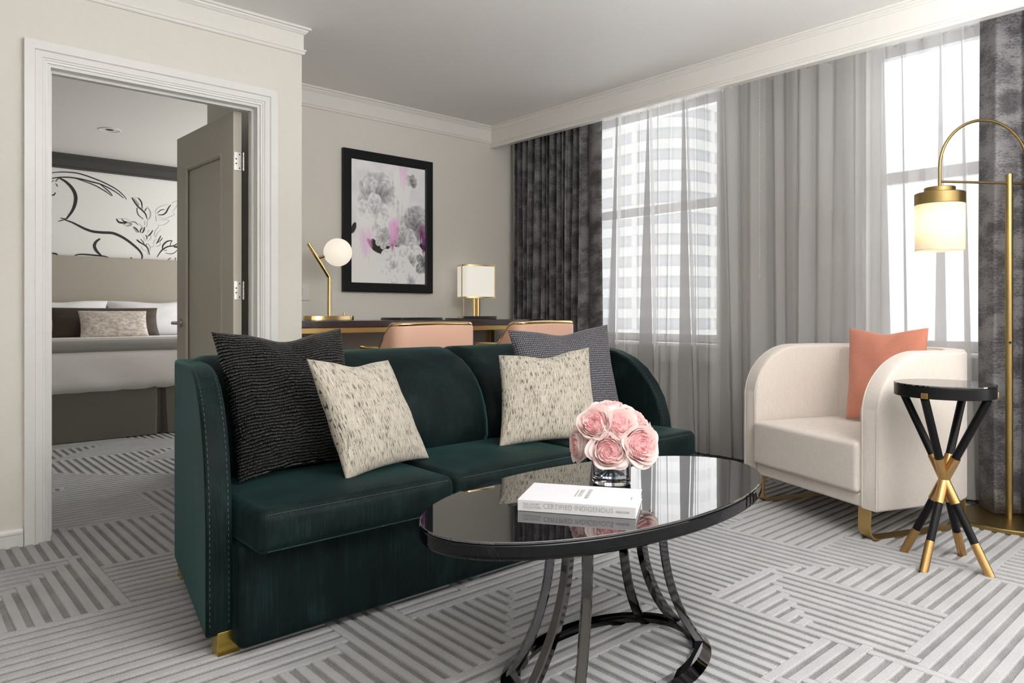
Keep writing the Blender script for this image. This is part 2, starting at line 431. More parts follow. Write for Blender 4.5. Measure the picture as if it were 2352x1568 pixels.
# carpet: one floor mesh, low loop base with raised cut-pile ridges laid in two directions
PX, PY = 0.0505, 0.0525
def region(x, y):
    """0 = ridges along Y, 1 = ridges along X"""
    # right of the coffee table
    if 2.235 < x < 2.69 and 1.07 < y < 1.475: return 1 if x - y < 1.205 else 0
    if 2.235 < x < 2.69 and 0.82 < y <= 1.07: return 0
    if 2.69 <= x < 3.30 and 0.82 < y < 1.40:
        return 1 if x + y < 4.15 else 0
    if 3.30 <= x and 0.85 < y < 1.40: return 1
    if x >= 3.015 and 1.40 <= y < 1.86: return 1
    if 2.235 < x < 3.14 and 0.36 < y <= 0.82: return 1 if x - y > 1.50 and x < 3.14 else 0
    if 3.14 <= x and y <= .85: return 0
    if 1.60 < x <= 2.225 and 0.62 < y < 1.06: return 1 if x + y > 2.86 else 0
    if 1.80 < x <= 2.235 and 1.06 <= y < 1.42 or 2.005 < x <= 2.235 and 1.42 <= y < 1.5: return 0
    if 1.2 < x <= 1.80 and .9 < y <= 1.41: return 0
    if 2.69 <= x < 3.015 and 1.40 <= y < 2.45: return 0
    # in front of the sofa
    if 2.20 < x < 2.72 and 1.885 < y < 2.4: return 1 if x - y < 0.435 else 0
    if 2.005 < x < 2.70 and 1.475 <= y <= 1.885: return 0
    if 1.05 < x <= 2.005 and 1.42 < y < 1.98: return 1 if (x - y > -0.22 or y < 1.625) else 0
    if 1.335 < x < 1.57 and 1.98 <= y < 2.4: return 1
    if x <= 1.075 and 1.935 < y <= 2.19: return 1
    if 1.075 < x < 1.335 and 1.62 < y < 2.4: return 0
    # by the doorway
    if x < 0.665 and 2.79 < y < 3.45: return 1 if x - y < -2.77 else 0
    if x >= 0.68 and 2.79 <= y < 3.245: return 1
    if 2.19 < y <= 2.79: return 0 if (x > .58 and y < 2.19) else 1
    if x < 0.665 and 3.45 <= y < 3.9: return 0
    if 0.66 <= x < 1.3 and 3.245 <= y < 3.88: return 0
    if 0.66 < x < 1.10 and 3.88 <= y < 4.78: return 1
    if 1.10 <= x and 3.88 <= y < 4.4: return 0
    # elsewhere: the same woven herringbone
    W = 0.44
    a = int(math.floor(x / W)); b = int(math.floor(y / W))
    k = (a + b) % 4
    fx, fy = x / W - a, y / W - b
    if k == 0: return 1
    if k == 1: return 1 if fx + fy < 1 else 0
    if k == 2: return 0
    return 0 if fx < fy else 1
def make_floor():
    bm = BM()
    box(bm, -1.62, XW + .3, -3.1, YB + .1, -0.12, 0.0, 1)
    i0, i1 = int(-0.7 / PX), int((XW - 0.01) / PX); j0, j1 = int(0.3 / PY), int(6.6 / PY)
    g = {}
    for i in range(i0, i1):
        for j in range(j0, j1):
            g[i, j] = region((i + .5 + .58) * PX, (j + .5 + .70) * PY)
    h = 0.0065
    def ridge(x0, x1, y0, y1, alongx):
        c = 0.0035
        z0, z1 = 0.0, h
        lo = [(x0, y0, z0), (x1, y0, z0), (x1, y1, z0), (x0, y1, z0)]
        mid = [(x0 + c * .3, y0 + c * .3, z1 * .7), (x1 - c * .3, y0 + c * .3, z1 * .7), (x1 - c * .3, y1 - c * .3, z1 * .7), (x0 + c * .3, y1 - c * .3, z1 * .7)]
        hi = [(x0 + c, y0 + c, z1), (x1 - c, y0 + c, z1), (x1 - c, y1 - c, z1), (x0 + c, y1 - c, z1)]
        vs = [[bm.verts.new(p) for p in r] for r in (lo, mid, hi)]
        for a, b in zip(vs, vs[1:]):
            for k in range(4): bm.faces.new((a[k], a[(k + 1) % 4], b[(k + 1) % 4], b[k])).material_index = 0
        bm.faces.new(vs[2]).material_index = 0
    wx, wy, e = 0.31 * PX, 0.31 * PY, 0.21
    for j in range(j0, j1):
        i = i0
        while i < i1:
            if g[i, j] == 1:
                k = i
                while k < i1 and g[k, j] == 1: k += 1
                yc = (j + .5 + .70) * PY
                ridge((i + .58 - e) * PX, (k + .58 + e) * PX, yc - wy, yc + wy, True); i = k
            else: i += 1
    for i in range(i0, i1):
        j = j0
        while j < j1:
            if g[i, j] == 0:
                k = j
                while k < j1 and g[i, k] == 0: k += 1
                xc = (i + .5 + .58) * PX
                ridge(xc - wx, xc + wx, (j + .70 - e) * PY, (k + .70 + e) * PY, False); j = k
            else: j += 1
    me = bpy.data.meshes.new('floor'); bm.to_mesh(me); bm.free()
    me.materials.append(M['pile']); me.materials.append(M['loop'])
    o = bpy.data.objects.new('floor', me); COL.objects.link(o); o['kind'] = 'structure'
make_floor()

bm = BM(); box(bm, -1.62, XW + .3, -3.1, YB + .1, ZC, ZC + .12); struct('ceiling', bm, M['ceil'], smooth=False)
# wall with the doorway
bm = BM(); T = .125
box(bm, -1.5, DX0, YP, YP + T, 0, ZC); box(bm, DX1, XC, YP, YP + T, 0, ZC); box(bm, DX0, DX1, YP, YP + T, DZ, ZC)
struct('wall_door', bm, M['wall'], smooth=False)
bm = BM(); box(bm, 1.66, XC, YP + T, YF, 0, ZC); struct('wall_alcove', bm, M['wall'], smooth=False)
bm = BM(); box(bm, 1.66, XW, YF, 4.90, 0, ZC); struct('wall_back', bm, M['wall'], smooth=False)
bm = BM(); box(bm, -1.62, -1.5, -3.1, YB + .1, 0, ZC); struct('wall_left', bm, M['wall'], smooth=False)
# window wall with openings
WINS = [(-2.7, -0.7, .35, 2.45), (0.45, 1.775, .80, 2.585), (2.77, 4.05, .80, 2.585), (5.3, 7.6, .60, 2.40)]
bm = BM(); y = -3.1; TW = .22
for (a, b, s, t) in WINS:
    box(bm, XW, XW + TW, y, a, 0, ZC); box(bm, XW, XW + TW, a, b, 0, s); box(bm, XW, XW + TW, a, b, t, ZC); y = b
box(bm, XW, XW + TW, y, YB + .1, 0, ZC)
struct('wall_right', bm, M['wall'], smooth=False)
bm = BM(); box(bm, -1.62, XW + TW, -3.2, -3.1, 0, ZC); struct('wall_rear', bm, M['wall'], smooth=False)
# pelmet board in front of the curtains
bm = BM(); box(bm, XS, XS + .04, -3.1, YF, 2.421, ZC); struct('trim_pelmet', bm, M['trim'], smooth=False)

crown = [(0, 2.455), (.010, 2.456), (.013, 2.461), (.014, 2.470), (.019, 2.474), (.020, 2.482), (.008, 2.484), (.008, 2.567), (.014, 2.568), (.016, 2.572), (.026, 2.582), (.028, 2.588), (.040, 2.590), (.040, ZC), (0, ZC)]
bm = BM(); rings(bm, sweep2d([(-1.5, YP), (XC, YP), (XC, YF), (XS, YF)], crown, -1)); struct('trim_crown', bm, M['trim'], angle=20)
crown2 = [(0, 2.421), (.010, 2.421), (.010, 2.438), (.015, 2.440), (.016, 2.450), (.006, 2.456), (.004, 2.460), (.004, 2.568), (.010, 2.569), (.013, 2.576), (.022, 2.584), (.024, 2.590), (.034, 2.592), (.034, ZC), (0, ZC)]
bm = BM(); rings(bm, sweep2d([(XS, YF), (XS, -3.1)], crown2, -1)); struct('trim_pelmet_moulding', bm, M['trim'], angle=20)
base = [(0, 0), (.014, 0), (.014, .055), (.018, .058), (.018, .066), (.012, .070), (.008, .078), (0, .080)]
base_h = [(o, h * 1.35) for o, h in base]
bm = BM(); rings(bm, sweep2d([(-1.5, YP), (DX0 - .09, YP)], base, -1)); struct('baseboard_door', bm, M['casing'], angle=20)
bm = BM(); rings(bm, sweep2d([(DX1 + .087, YP), (XC, YP), (XC, YF), (XW, YF)], base_h, -1)); struct('baseboard_back', bm, M['casing'], angle=20)
M['darkbase'] = painted('dark_skirting_paint', (.10, .095, .09), .4)
bm = BM(); box(bm, XW - .02, XW, -3.0, YF, 0, .13); struct('baseboard_right', bm, M['darkbase'], bevel=.004)

# door casing (mitred) and jamb lining with stop
cas = [(0, 0), (0, .010), (.008, .012), (.010, .016), (.018, .016), (.020, .020), (.046, .020), (.050, .028), (.088, .030), (.088, 0)]
path = [(DX0, 0), (DX0, DZ), (DX1, DZ), (DX1, 0)]
bm = BM(); rings(bm, [[(a, YP - h, c) for a, c, h in r] for r in sweep2d(path, cas, 1)]); struct('trim_casing', bm, M['casing'], angle=20)
lin = [(0, 0), (-.014, 0), (-.014, .05), (-.026, .05), (-.026, .085), (-.014, .085), (-.014, .125), (0, .125)]
bm = BM(); rings(bm, [[(a, YP + h, c) for a, c, h in r] for r in sweep2d(path, lin, 1)]); struct('trim_jamb', bm, M['casing'], angle=20)

# open door leaf with hinges and lever
def door():
    d = thing('door_1', None, None, (1.498, YP + .128, 0), R(1.6)); d['kind'] = 'structure'
    d['label'] = 'taupe panelled door standing open into the bedroom'
    L, Z0, Z1, t = .875, .012, 2.108, .045
    bm = BM()
    # stiles and rails, recessed panels with raised bead (faces at local x = -t and 0)
    st = .155
    box(bm, -t, 0, 0, st, Z0, Z1); box(bm, -t, 0, L - st, L, Z0, Z1)
    for a, b in ((Z0, .22), (Z1 - .20, Z1)): box(bm, -t, 0, st, L - st, a, b)
    box(bm, -t + .013, -.013, st, L - st, .22, Z1 - .20)
    mkobj('door_leaf', bm, M['door'], d, smooth=False)
    bm = BM()
    prof = [(0, 0), (0, .006), (.010, .010), (.020, .004), (.022, 0)]
    for (a, b) in ((.22, Z1 - .20),):
        for s in (-1, 1):
            pp = [(st, a), (L - st, a), (L - st, b), (st, b)]
            rr = sweep2d(pp, prof, 1, True); rr.append(rr[0])
            base_x = -t if s < 0 else 0
            rings(bm, [[(base_x + s * (h - .004), u, w) for u, w, h in r] for r in rr], cap=False)
    mkobj('panel_moulding', bm, M['door'], d)
    for z in (.25, 1.14, 1.84):
        bm = BM(); box(bm, -.042, -.001, -.003, .0, z - .05, z + .05)
        h = mkobj('hinge', bm, M['chrome'], d, bevel=.001)
        bm = BM()
        for k in range(5): lathe(bm, [(.0065, z - .05 + k * .02 + .0006), (.0065, z - .05 + k * .02 + .0194)], .008, -.007, 14)
        mkobj('knuckle', bm, M['chrome'], h)
        bm = BM()
        for px, dz in ((-.012, .037), (-.030, .012), (-.030, -.013), (-.012, -.037)):
            tube(bm, [(px, -.003, z + dz), (px, -.0042, z + dz)], .004, 10)
        mkobj('screw', bm, M['black'], h)
    for s, x in ((-1, -t), (1, 0)):
        yb, zb = L - .065, .955
        bm = BM(); tube(bm, [(x, yb, zb), (x + s * .010, yb, zb)], .027, 24)
        h = mkobj('handle', bm, M['chrome'], d, bevel=.002)
        bm = BM(); pts = [(x + s * .008, yb, zb), (x + s * .035, yb, zb), (x + s * .050, yb - .008, zb), (x + s * .054, yb - .03, zb), (x + s * .052, yb - .11, zb - .003)]
        tube(bm, pts, [.010, .010, .011, .010, .008], 12); mkobj('lever', bm, M['chrome'], h)
door()

# windows: frame, meeting rail, glass, sill
def window(i, y0, y1, z0, z1, sill=True):
    w = thing('window_%d' % i, None, None, (XW, 0, 0)); w['kind'] = 'structure'
    bm = BM(); f = .06; X0, X1 = .07, .13
    box(bm, X0, X1, y0, y0 + f, z0, z1); box(bm, X0, X1, y1 - f, y1, z0, z1); box(bm, X0, X1, y0 + f, y1 - f, z1 - f, z1); box(bm, X0, X1, y0 + f, y1 - f, z0, z0 + f)
    box(bm, X0, X1 - .005, y0 + f, y1 - f, 1.775, 1.845)
    mkobj('window_frame', bm, M['winframe'], w, bevel=.004)
    if sill:
        bm = BM(); box(bm, -.09, .10, y0 - .06, y1 + .06, z0 - .025, z0); mkobj('window_sill', bm, M['trim'], w, bevel=.006)
        bm = BM(); box(bm, -.05, -.001, y0 - .03, y1 + .03, z0 - .15, z0 - .026); mkobj('sill_apron', bm, M['trim'], w, bevel=.006)
for i, (a, b, s, t) in enumerate(WINS): window(i + 1, a, b, s, t, i in (1, 2))

# bedroom end wall with mural band
bm = BM(); box(bm, -1.62, XW + .3, YB, YB + .1, 0, ZC); wb = struct('wall_bedroom', bm, M['wall'], smooth=False)
bm = BM(); box(bm, -1.5, XW, YB - .004, YB, 1.50, 2.47); mkobj('mural', bm, M['murals'], wb, smooth=False)
bm = BM(); rings(bm, sweep2d([(-1.5, YB), (XW, YB)], [(0, 2.455), (.02, 2.455), (.02, 2.475), (.012, 2.48), (.012, 2.55), (.03, 2.57), (.05, 2.59), (.05, ZC), (0, ZC)], -1)); struct('trim_bedroom_crown', bm, M['darkcrown'], angle=20)
def mural_lines():
    # brush drawing on the paper; x, z on the wall in metres
    F, HY, ya = 1643.35, 717.35, R(41.784)
    def wp(zx, zy):   # the sketch's own sheet -> wall metres
        px, py = 100 + zx / 6.533, 380 + zy / 6.533
        k = (px - 1176) / F
        rx = math.sin(ya) + k * math.cos(ya); ry = math.cos(ya) - k * math.sin(ya)
        t = YB / ry
        return (t * rx, 1.02 + (HY - py) / F * t)
    def stroke(bm, pts, w, taper=True):
        P = [Vector(wp(*p)) for p in pts]
        # catmull-rom
        Q = []
        for i in range(len(P) - 1):
            p0, p1, p2, p3 = P[max(0, i - 1)], P[i], P[i + 1], P[min(len(P) - 1, i + 2)]
            for k in range(6):
                t = k / 6; Q.append(0.5 * ((2 * p1) + (p2 - p0) * t + (2 * p0 - 5 * p1 + 4 * p2 - p3) * t * t + (3 * p1 - p0 - 3 * p2 + p3) * t ** 3))
        Q.append(P[-1]); n = len(Q); L, Rr = [], []
        for i, q in enumerate(Q):
            d = (Q[min(n - 1, i + 1)] - Q[max(0, i - 1)]).normalized(); nn = Vector((-d.y, d.x))
            u = i / (n - 1); ww = w * (0.35 + 0.65 * math.sin(PI * u) ** .7 if taper else 1) / 2
            L.append(q + nn * ww); Rr.append(q - nn * ww)
        y = YB - .0055
        vl = [bm.verts.new((p.x, y, p.y)) for p in L]; vr = [bm.verts.new((p.x, y, p.y)) for p in Rr]
        for i in range(n - 1): bm.faces.new((vl[i], vl[i + 1], vr[i + 1], vr[i]))
    bm = BM(); m = .001
    for pts, w in [([(60, 118), (200, 102), (350, 100), (520, 120), (700, 175), (900, 255), (1080, 350), (1190, 440), (1245, 510)], 8),
                   ([(60, 220), (150, 190), (260, 178), (400, 180), (560, 205), (720, 245), (850, 280), (1000, 350), (1120, 425), (1200, 492)], 9),
                   ([(460, 188), (600, 235), (760, 295), (880, 360), (960, 410), (1020, 460)], 7), ([(840, 275), (920, 340), (990, 400), (1035, 460)], 7),
                   ([(240, 190), (340, 250), (430, 345), (478, 450), (475, 560), (430, 680), (340, 805)], 20),
                   ([(340, 805), (300, 815), (215, 840)], 6), ([(330, 800), (290, 795), (248, 788)], 6), ([(240, 182), (200, 215), (180, 245)], 5), ([(180, 268), (200, 295), (208, 318)], 5), ([(155, 225), (120, 245), (98, 270)], 5),
                   ([(60, 480), (110, 450), (155, 440), (180, 405)], 8),
                   ([(320, 815), (430, 855), (520, 900), (620, 950), (740, 990), (880, 1005), (1020, 1012), (1120, 1045), (1230, 1105), (1350, 1195), (1440, 1280), (1478, 1350), (1470, 1410)], 17),
                   ([(850, 1098), (790, 1140), (762, 1200), (780, 1260), (820, 1310), (865, 1350)], 18), ([(460, 1355), (520, 1335), (640, 1335), (800, 1350), (900, 1360), (975, 1378)], 10),
                   ([(60, 1010), (100, 1035), (125, 1062)], 7), ([(60, 1322), (140, 1318), (190, 1328), (215, 1350)], 10), ([(1300, 1380), (1320, 1392), (1335, 1400)], 8),
                   ([(1480, 650), (1470, 560), (1440, 510), (1415, 485)], 9), ([(1320, 482), (1370, 560), (1420, 620), (1480, 672), (1530, 730), (1552, 800)], 10), ([(1400, 630), (1405, 700), (1430, 750), (1500, 808)], 6), ([(1548, 640), (1530, 660), (1518, 690)], 6),
                   ([(1700, 720), (1760, 670), (1820, 660)], 5), ([(1715, 740), (1790, 738), (1840, 700), (1870, 640), (1910, 590)], 9), ([(1090, 800), (1130, 850), (1200, 860), (1250, 845)], 12), ([(1170, 800), (1210, 840), (1260, 850)], 7), ([(1310, 845), (1370, 850), (1420, 895)], 5), ([(1340, 920), (1390, 950), (1430, 1000)], 8), ([(1480, 930), (1455, 970), (1450, 1010)], 7), ([(1520, 920), (1500, 985), (1470, 1015)], 7),
                   ([(1530, 1040), (1550, 1075), (1545, 1110)], 6), ([(1640, 970), (1600, 1030), (1560, 1065)], 8), ([(1390, 1110), (1440, 1150), (1510, 1190), (1560, 1240), (1590, 1340)], 9), ([(1450, 1100), (1490, 1140), (1510, 1185)], 5), ([(1760, 1050), (1730, 1110), (1690, 1175)], 7), ([(1785, 1080), (1760, 1120), (1710, 1160)], 5), ([(1550, 1170), (1535, 1200)], 4),
                   ([(1700, 1375), (1750, 1300), (1800, 1250), (1870, 1215), (1960, 1200), (2060, 1130)], 9), ([(1785, 1260), (1790, 1200), (1850, 1140), (1930, 1125)], 10), ([(1930, 1125), (1905, 1170), (1900, 1210)], 5), ([(1950, 1220), (2060, 1222)], 14), ([(1820, 1310), (1900, 1325), (1960, 1310), (2010, 1260)], 5), ([(2050, 770), (2020, 840), (2030, 910), (2060, 940)], 14), ([(1970, 1420), (1980, 1380)], 5), ([(2060, 1290), (2010, 1330)], 5), ([(1860, 1415), (1910, 1385)], 5)]:
        stroke(bm, pts, w * .0016)
    mkobj('ink_drawing', bm, M['ink'], wb, smooth=False)
    bm = BM()
    for pts, w in [([(1330, 480), (1360, 520), (1400, 560), (1430, 600)], 26), ([(1548, 615), (1590, 670), (1605, 730), (1590, 790), (1555, 815)], 10), ([(1365, 470), (1420, 490)], 4), ([(1410, 640), (1395, 700)], 4), ([(1560, 820), (1545, 930)], 5), ([(1520, 820), (1515, 900)], 5), ([(1690, 740), (1680, 680), (1740, 620), (1820, 595), (1880, 585)], 4), ([(1920, 570), (1960, 545), (2010, 540), (1990, 620), (1930, 690)], 4), ([(1715, 770), (1800, 795), (1870, 780), (1960, 735), (1930, 700)], 4), ([(1680, 755), (1695, 840)], 5), ([(1720, 820), (1800, 815), (1880, 825), (1840, 870), (1780, 895), (1710, 888)], 4), ([(1725, 890), (1720, 930), (1690, 960), (1665, 1010), (1680, 1075), (1720, 1000), (1765, 960)], 4),
                   ([(1090, 800), (1180, 795), (1260, 810), (1300, 840)], 4), ([(1200, 890), (1250, 860), (1310, 870), (1300, 895), (1230, 910)], 20), ([(1430, 870), (1470, 910), (1480, 930)], 5), ([(1350, 935), (1400, 990), (1430, 1000)], 16), ([(1510, 925), (1490, 990)], 14), ([(1500, 1060), (1510, 1110), (1545, 1130)], 4), ([(1560, 1020), (1570, 980), (1590, 965)], 4), ([(1610, 1040), (1605, 1100), (1560, 1130)], 4), ([(1400, 1110), (1450, 1160)], 16), ([(1460, 1200), (1490, 1260), (1555, 1285)], 4), ([(1560, 1170), (1600, 1220), (1590, 1280)], 5), ([(1650, 1190), (1660, 1130), (1700, 1100)], 4), ([(1755, 1150), (1740, 1200), (1680, 1215)], 5), ([(1600, 1230), (1660, 1210)], 4), ([(1560, 1290), (1565, 1340)], 4), ([(1800, 1275), (1850, 1270)], 14)]:
        stroke(bm, pts, w * .0011)
    mkobj('grey_wash', bm, M['inkgrey'], wb, smooth=False)
mural_lines()
for k, (x, y, lab) in enumerate(((1.53, 6.94, 'round recessed ceiling downlight nearer the doorway frame, above the bed'), (2.21, 6.88, 'round recessed ceiling downlight partly hidden by the open door'))):
    t = thing('ceiling_downlight', lab, 'downlight', (x, y, ZC), 0, 'bedroom ceiling downlights')
    bm = BM(); lathe(bm, [(.03, -.002), (.075, -.002), (.08, -.006), (.085, -.004), (.085, 0)], n=32, cap=False); mkobj('trim_ring', bm, M['plastic'], t)
    bm = BM(); lathe(bm, [(.031, -.003), (.0, -.003)], n=24, cap=False); mkobj('aperture', bm, M['black'], t)

# view outside the left window: a curved-corner tower
def tower():
    t = thing('office_tower', 'pale banded office tower seen through the left window', 'building', (96.5, 68, -40))
    W = 26; n = 26
    bm = BM(); pl = [(-W + 6 * 0, -W * .0)]
    # plan: long face towards the room with rounded corner
    plan = [(0, 34)] + [(0, 8)] + [(8 - 8 * math.cos(R(a)), 8 - 8 * math.sin(R(a)) * 1) for a in range(10, 90, 10)] + [(8, 0), (46, 0), (46, 34)]
    rings(bm, [[(x, y, 0) for x, y in plan], [(x, y, 96) for x, y in plan]]); mkobj('glazed_body', bm, M['facadeglass'], t, smooth=False)
    for k in range(27):
        bm = BM(); z = k * 3.5 + 1.6
        out = [(x + (-.5 if x < 8 else 0), y + (-.5 if y < 8 else 0)) for x, y in plan]
        rings(bm, [[(x, y, z) for x, y in out], [(x, y, z + 1.55) for x, y in out]]); mkobj('spandrel_band', bm, M['facade'], t, smooth=False)
    bm = BM()
    for y in np.arange(8, 34, 4.2): box(bm, -.35, .3, y, y + 1.1, 0, 96)
    for x in np.arange(9, 46, 4.2): box(bm, x, x + 1.1, -.35, .3, 0, 96)
    mkobj('pier', bm, M['facade'], t, smooth=False)
tower()

# ------------------------------------------------------------------ curtains
def cloth_strip(name, path_fn, nz, z0, z1, m, ztop=None, thick=0.0):
    """path_fn(zfrac) -> list of (x, y) ; all same length"""
    bm = BM(); uvl = bm.loops.layers.uv.new('UVMap'); uv = {}
    grid = []
    for k in range(nz + 1):
        f = k / nz; P = path_fn(f); row = []; s = 0
        for i, p in enumerate(P):
            if i: s += math.hypot(p[0] - P[i - 1][0], p[1] - P[i - 1][1])
            zt = z1 if ztop is None else z1 + ztop(i / (len(P) - 1), p)
            z = z0 + (zt - z0) * f
            v = bm.verts.new((p[0], p[1], z)); uv[v] = (s, z); row.append(v)
        grid.append(row)
    for a, b in zip(grid, grid[1:]):
        for i in range(len(a) - 1):
            f = bm.faces.new((a[i], a[i + 1], b[i + 1], b[i]))
            for lp in f.loops: lp[uvl].uv = uv[lp.vert]
    o = mkobj(name, bm, m, None, angle=80)
    if thick:
        md = o.modifiers.new('solid', 'SOLIDIFY'); md.thickness = thick; md.offset = 0
    return o
def pleats(ya, yb, xc, amp, per, seed, flat_end=0.0, flare=0.3):
    """pinch-pleated drape between ya > yb"""
    rnd = random.Random(seed)
    npl = int(round((ya - yb - flat_end) / per)); am = [amp * rnd.uniform(.75, 1.2) for _ in range(npl + 2)]; wd = [rnd.uniform(.75, 1.25) for _ in range(npl)]
    tot = sum(wd); cum = [0]
    for w in wd: cum.append(cum[-1] + w / tot)
    def fn(f):
        P = []
        for i in range(npl):
            for k in range(12):
                t = k / 12; u = cum[i] + (cum[i + 1] - cum[i]) * t
                y = ya - (ya - yb - flat_end) * u
                a = am[i] * (1 - flare * (f - .5)) 
                c = math.cos(2 * PI * t)
                x = xc + a * (abs(c) ** .7) * (1 if c > 0 else -1) + .008 * math.sin(3 * f + i)
                y += .010 * math.sin(2 * PI * t * 2) + .006 * math.sin(4 * f + i * 1.7)
                P.append((x, y))
        if flat_end:
            for k in range(9):
                t = k / 8; P.append((xc + am[0] * (.9 - .8 * t) - .03 * math.sin(PI * t) + .01 * math.sin(5 * f), yb + flat_end * (1 - t) + .012 * math.sin(3.2 * f)))
        else: P.append((xc, yb))
        return P
    return fn
o = cloth_strip('drape', pleats(4.62, 3.62, 4.165, .055, .066, 3, .17), 24, .03, 2.575, M['drape'], thick=.004)
tag(o, 'charcoal distressed drape gathered beside the framed picture and desk', 'curtain', 'heavy drapes')
o = cloth_strip('drape', pleats(1.135, -.75, 4.175, .045, .21, 11, 0, .2), 24, .03, 2.575, M['drape'], thick=.004)
tag(o, 'charcoal distressed drape hanging behind the brass floor lamp', 'curtain', 'heavy drapes')

def sheer(ya, yb, folds, xc, seed):
    """folds: (y centre top, y centre bottom, width top, width bottom); Z-folded triple layers"""
    rnd = random.Random(seed); fo = sorted(folds, key=lambda q: -q[0]); ph = [rnd.uniform(0, 6) for _ in range(4)]
    def fn(f):
        P = [(xc, ya)]; f2 = 1 - f
        cur = ya
        def wave(y): return xc + .012 * math.sin(y * 17 + ph[0] + .6 * f) + .008 * math.sin(y * 41 + ph[1] - .8 * f)
        for (ct, cb, wt, wb) in fo:
            c = cb + (ct - cb) * f; w = max(.003, wb + (wt - wb) * f ** 1.0)
            a, b = c - w / 2, c + w / 2
            for k in range(1, 9):
                y = cur + (a - cur) * k / 8; P.append((wave(y), y))
            for k in range(1, 5): P.append((wave(a) + .016 * k / 4 - .0, a + (b - a) * k / 4))
            for k in range(1, 5): P.append((wave(b) + .016 + .014 * k / 4, b + (a - b) * k / 4))
            cur = a - .004
        for k in range(1, 9):
            y = cur + (yb - cur) * k / 8; P.append((wave(y), y))
        return P
    return fn
XSH = 4.27
def ydir(px, X=XSH):   # where a sight line at that column of the photo meets the sheer plane
    k = (px - 1176) / 1643.35; ya = R(41.784)
    return X / (math.sin(ya) + k * math.cos(ya)) * (math.cos(ya) - k * math.sin(ya))
def fold(pt, pb, wt, wb):
    c0, c1 = ydir(pt), ydir(pb)
    s0 = abs(ydir(pt + 1) - c0); s1 = abs(ydir(pb + 1) - c1)
    return (c0, c1, wt * s0, wb * s1)
fl = [fold(1420, 1396, 6, 26), fold(1436, 1432, 3, 3), fold(1466, 1462, 4, 3), fold(1486, 1484, 5, 46), fold(1511, 1512, 5, 4), fold(1541, 1525, 3, 6), fold(1566, 1577, 8, 40), fold(1592, 1600, 3, 6), fold(1620, 1624, 4, 2), fold(1652, 1663, 8, 34), fold(1690, 1700, 5, 12), fold(1716, 1716, 3, 6)]
fr = [fold(1766, 1770, 5, 14), fold(1792, 1800, 6, 8), fold(1828, 1822, 4, 12), fold(1868, 1850, 8, 30), fold(1905, 1890, 5, 14), fold(1952, 1948, 14, 30), fold(1976, 1972, 10, 8), fold(2023, 2031, 5, 34), fold(2068, 2084, 4, 12), fold(2112, 2114, 2, 3), fold(2158, 2156, 5, 42), fold(2205, 2226, 4, 24)]
def topwave(period):
    return lambda u, p: -.004 - .034 * abs(math.sin(p[1] * PI / period)) ** 3
o = cloth_strip('sheer_curtain', sheer(3.74, 2.335, fl, XSH, 1), 14, .05, 2.552, M['sheer'], topwave(.085))
tag(o, 'translucent grey sheer curtain over the window with the banded tower view', 'curtain', 'sheer curtains')
o = cloth_strip('sheer_curtain', sheer(2.375, 1.06, fr, XSH + .012, 2), 14, .04, 2.552, M['sheer'], topwave(.125))
tag(o, 'translucent grey sheer curtain behind the cream armchair', 'curtain', 'sheer curtains')
bm = BM()
for k in range(92): bmesh.ops.create_icosphere(bm, subdivisions=1, radius=.0036, matrix=Matrix.Translation((XSH - .035, ydir(1745, XSH - .035), 2.56 - k * .0145)))
tag(mkobj('bead_chain', bm, M['plastic']), 'thin beaded pull chain hanging between the two sheer curtains', 'chain')

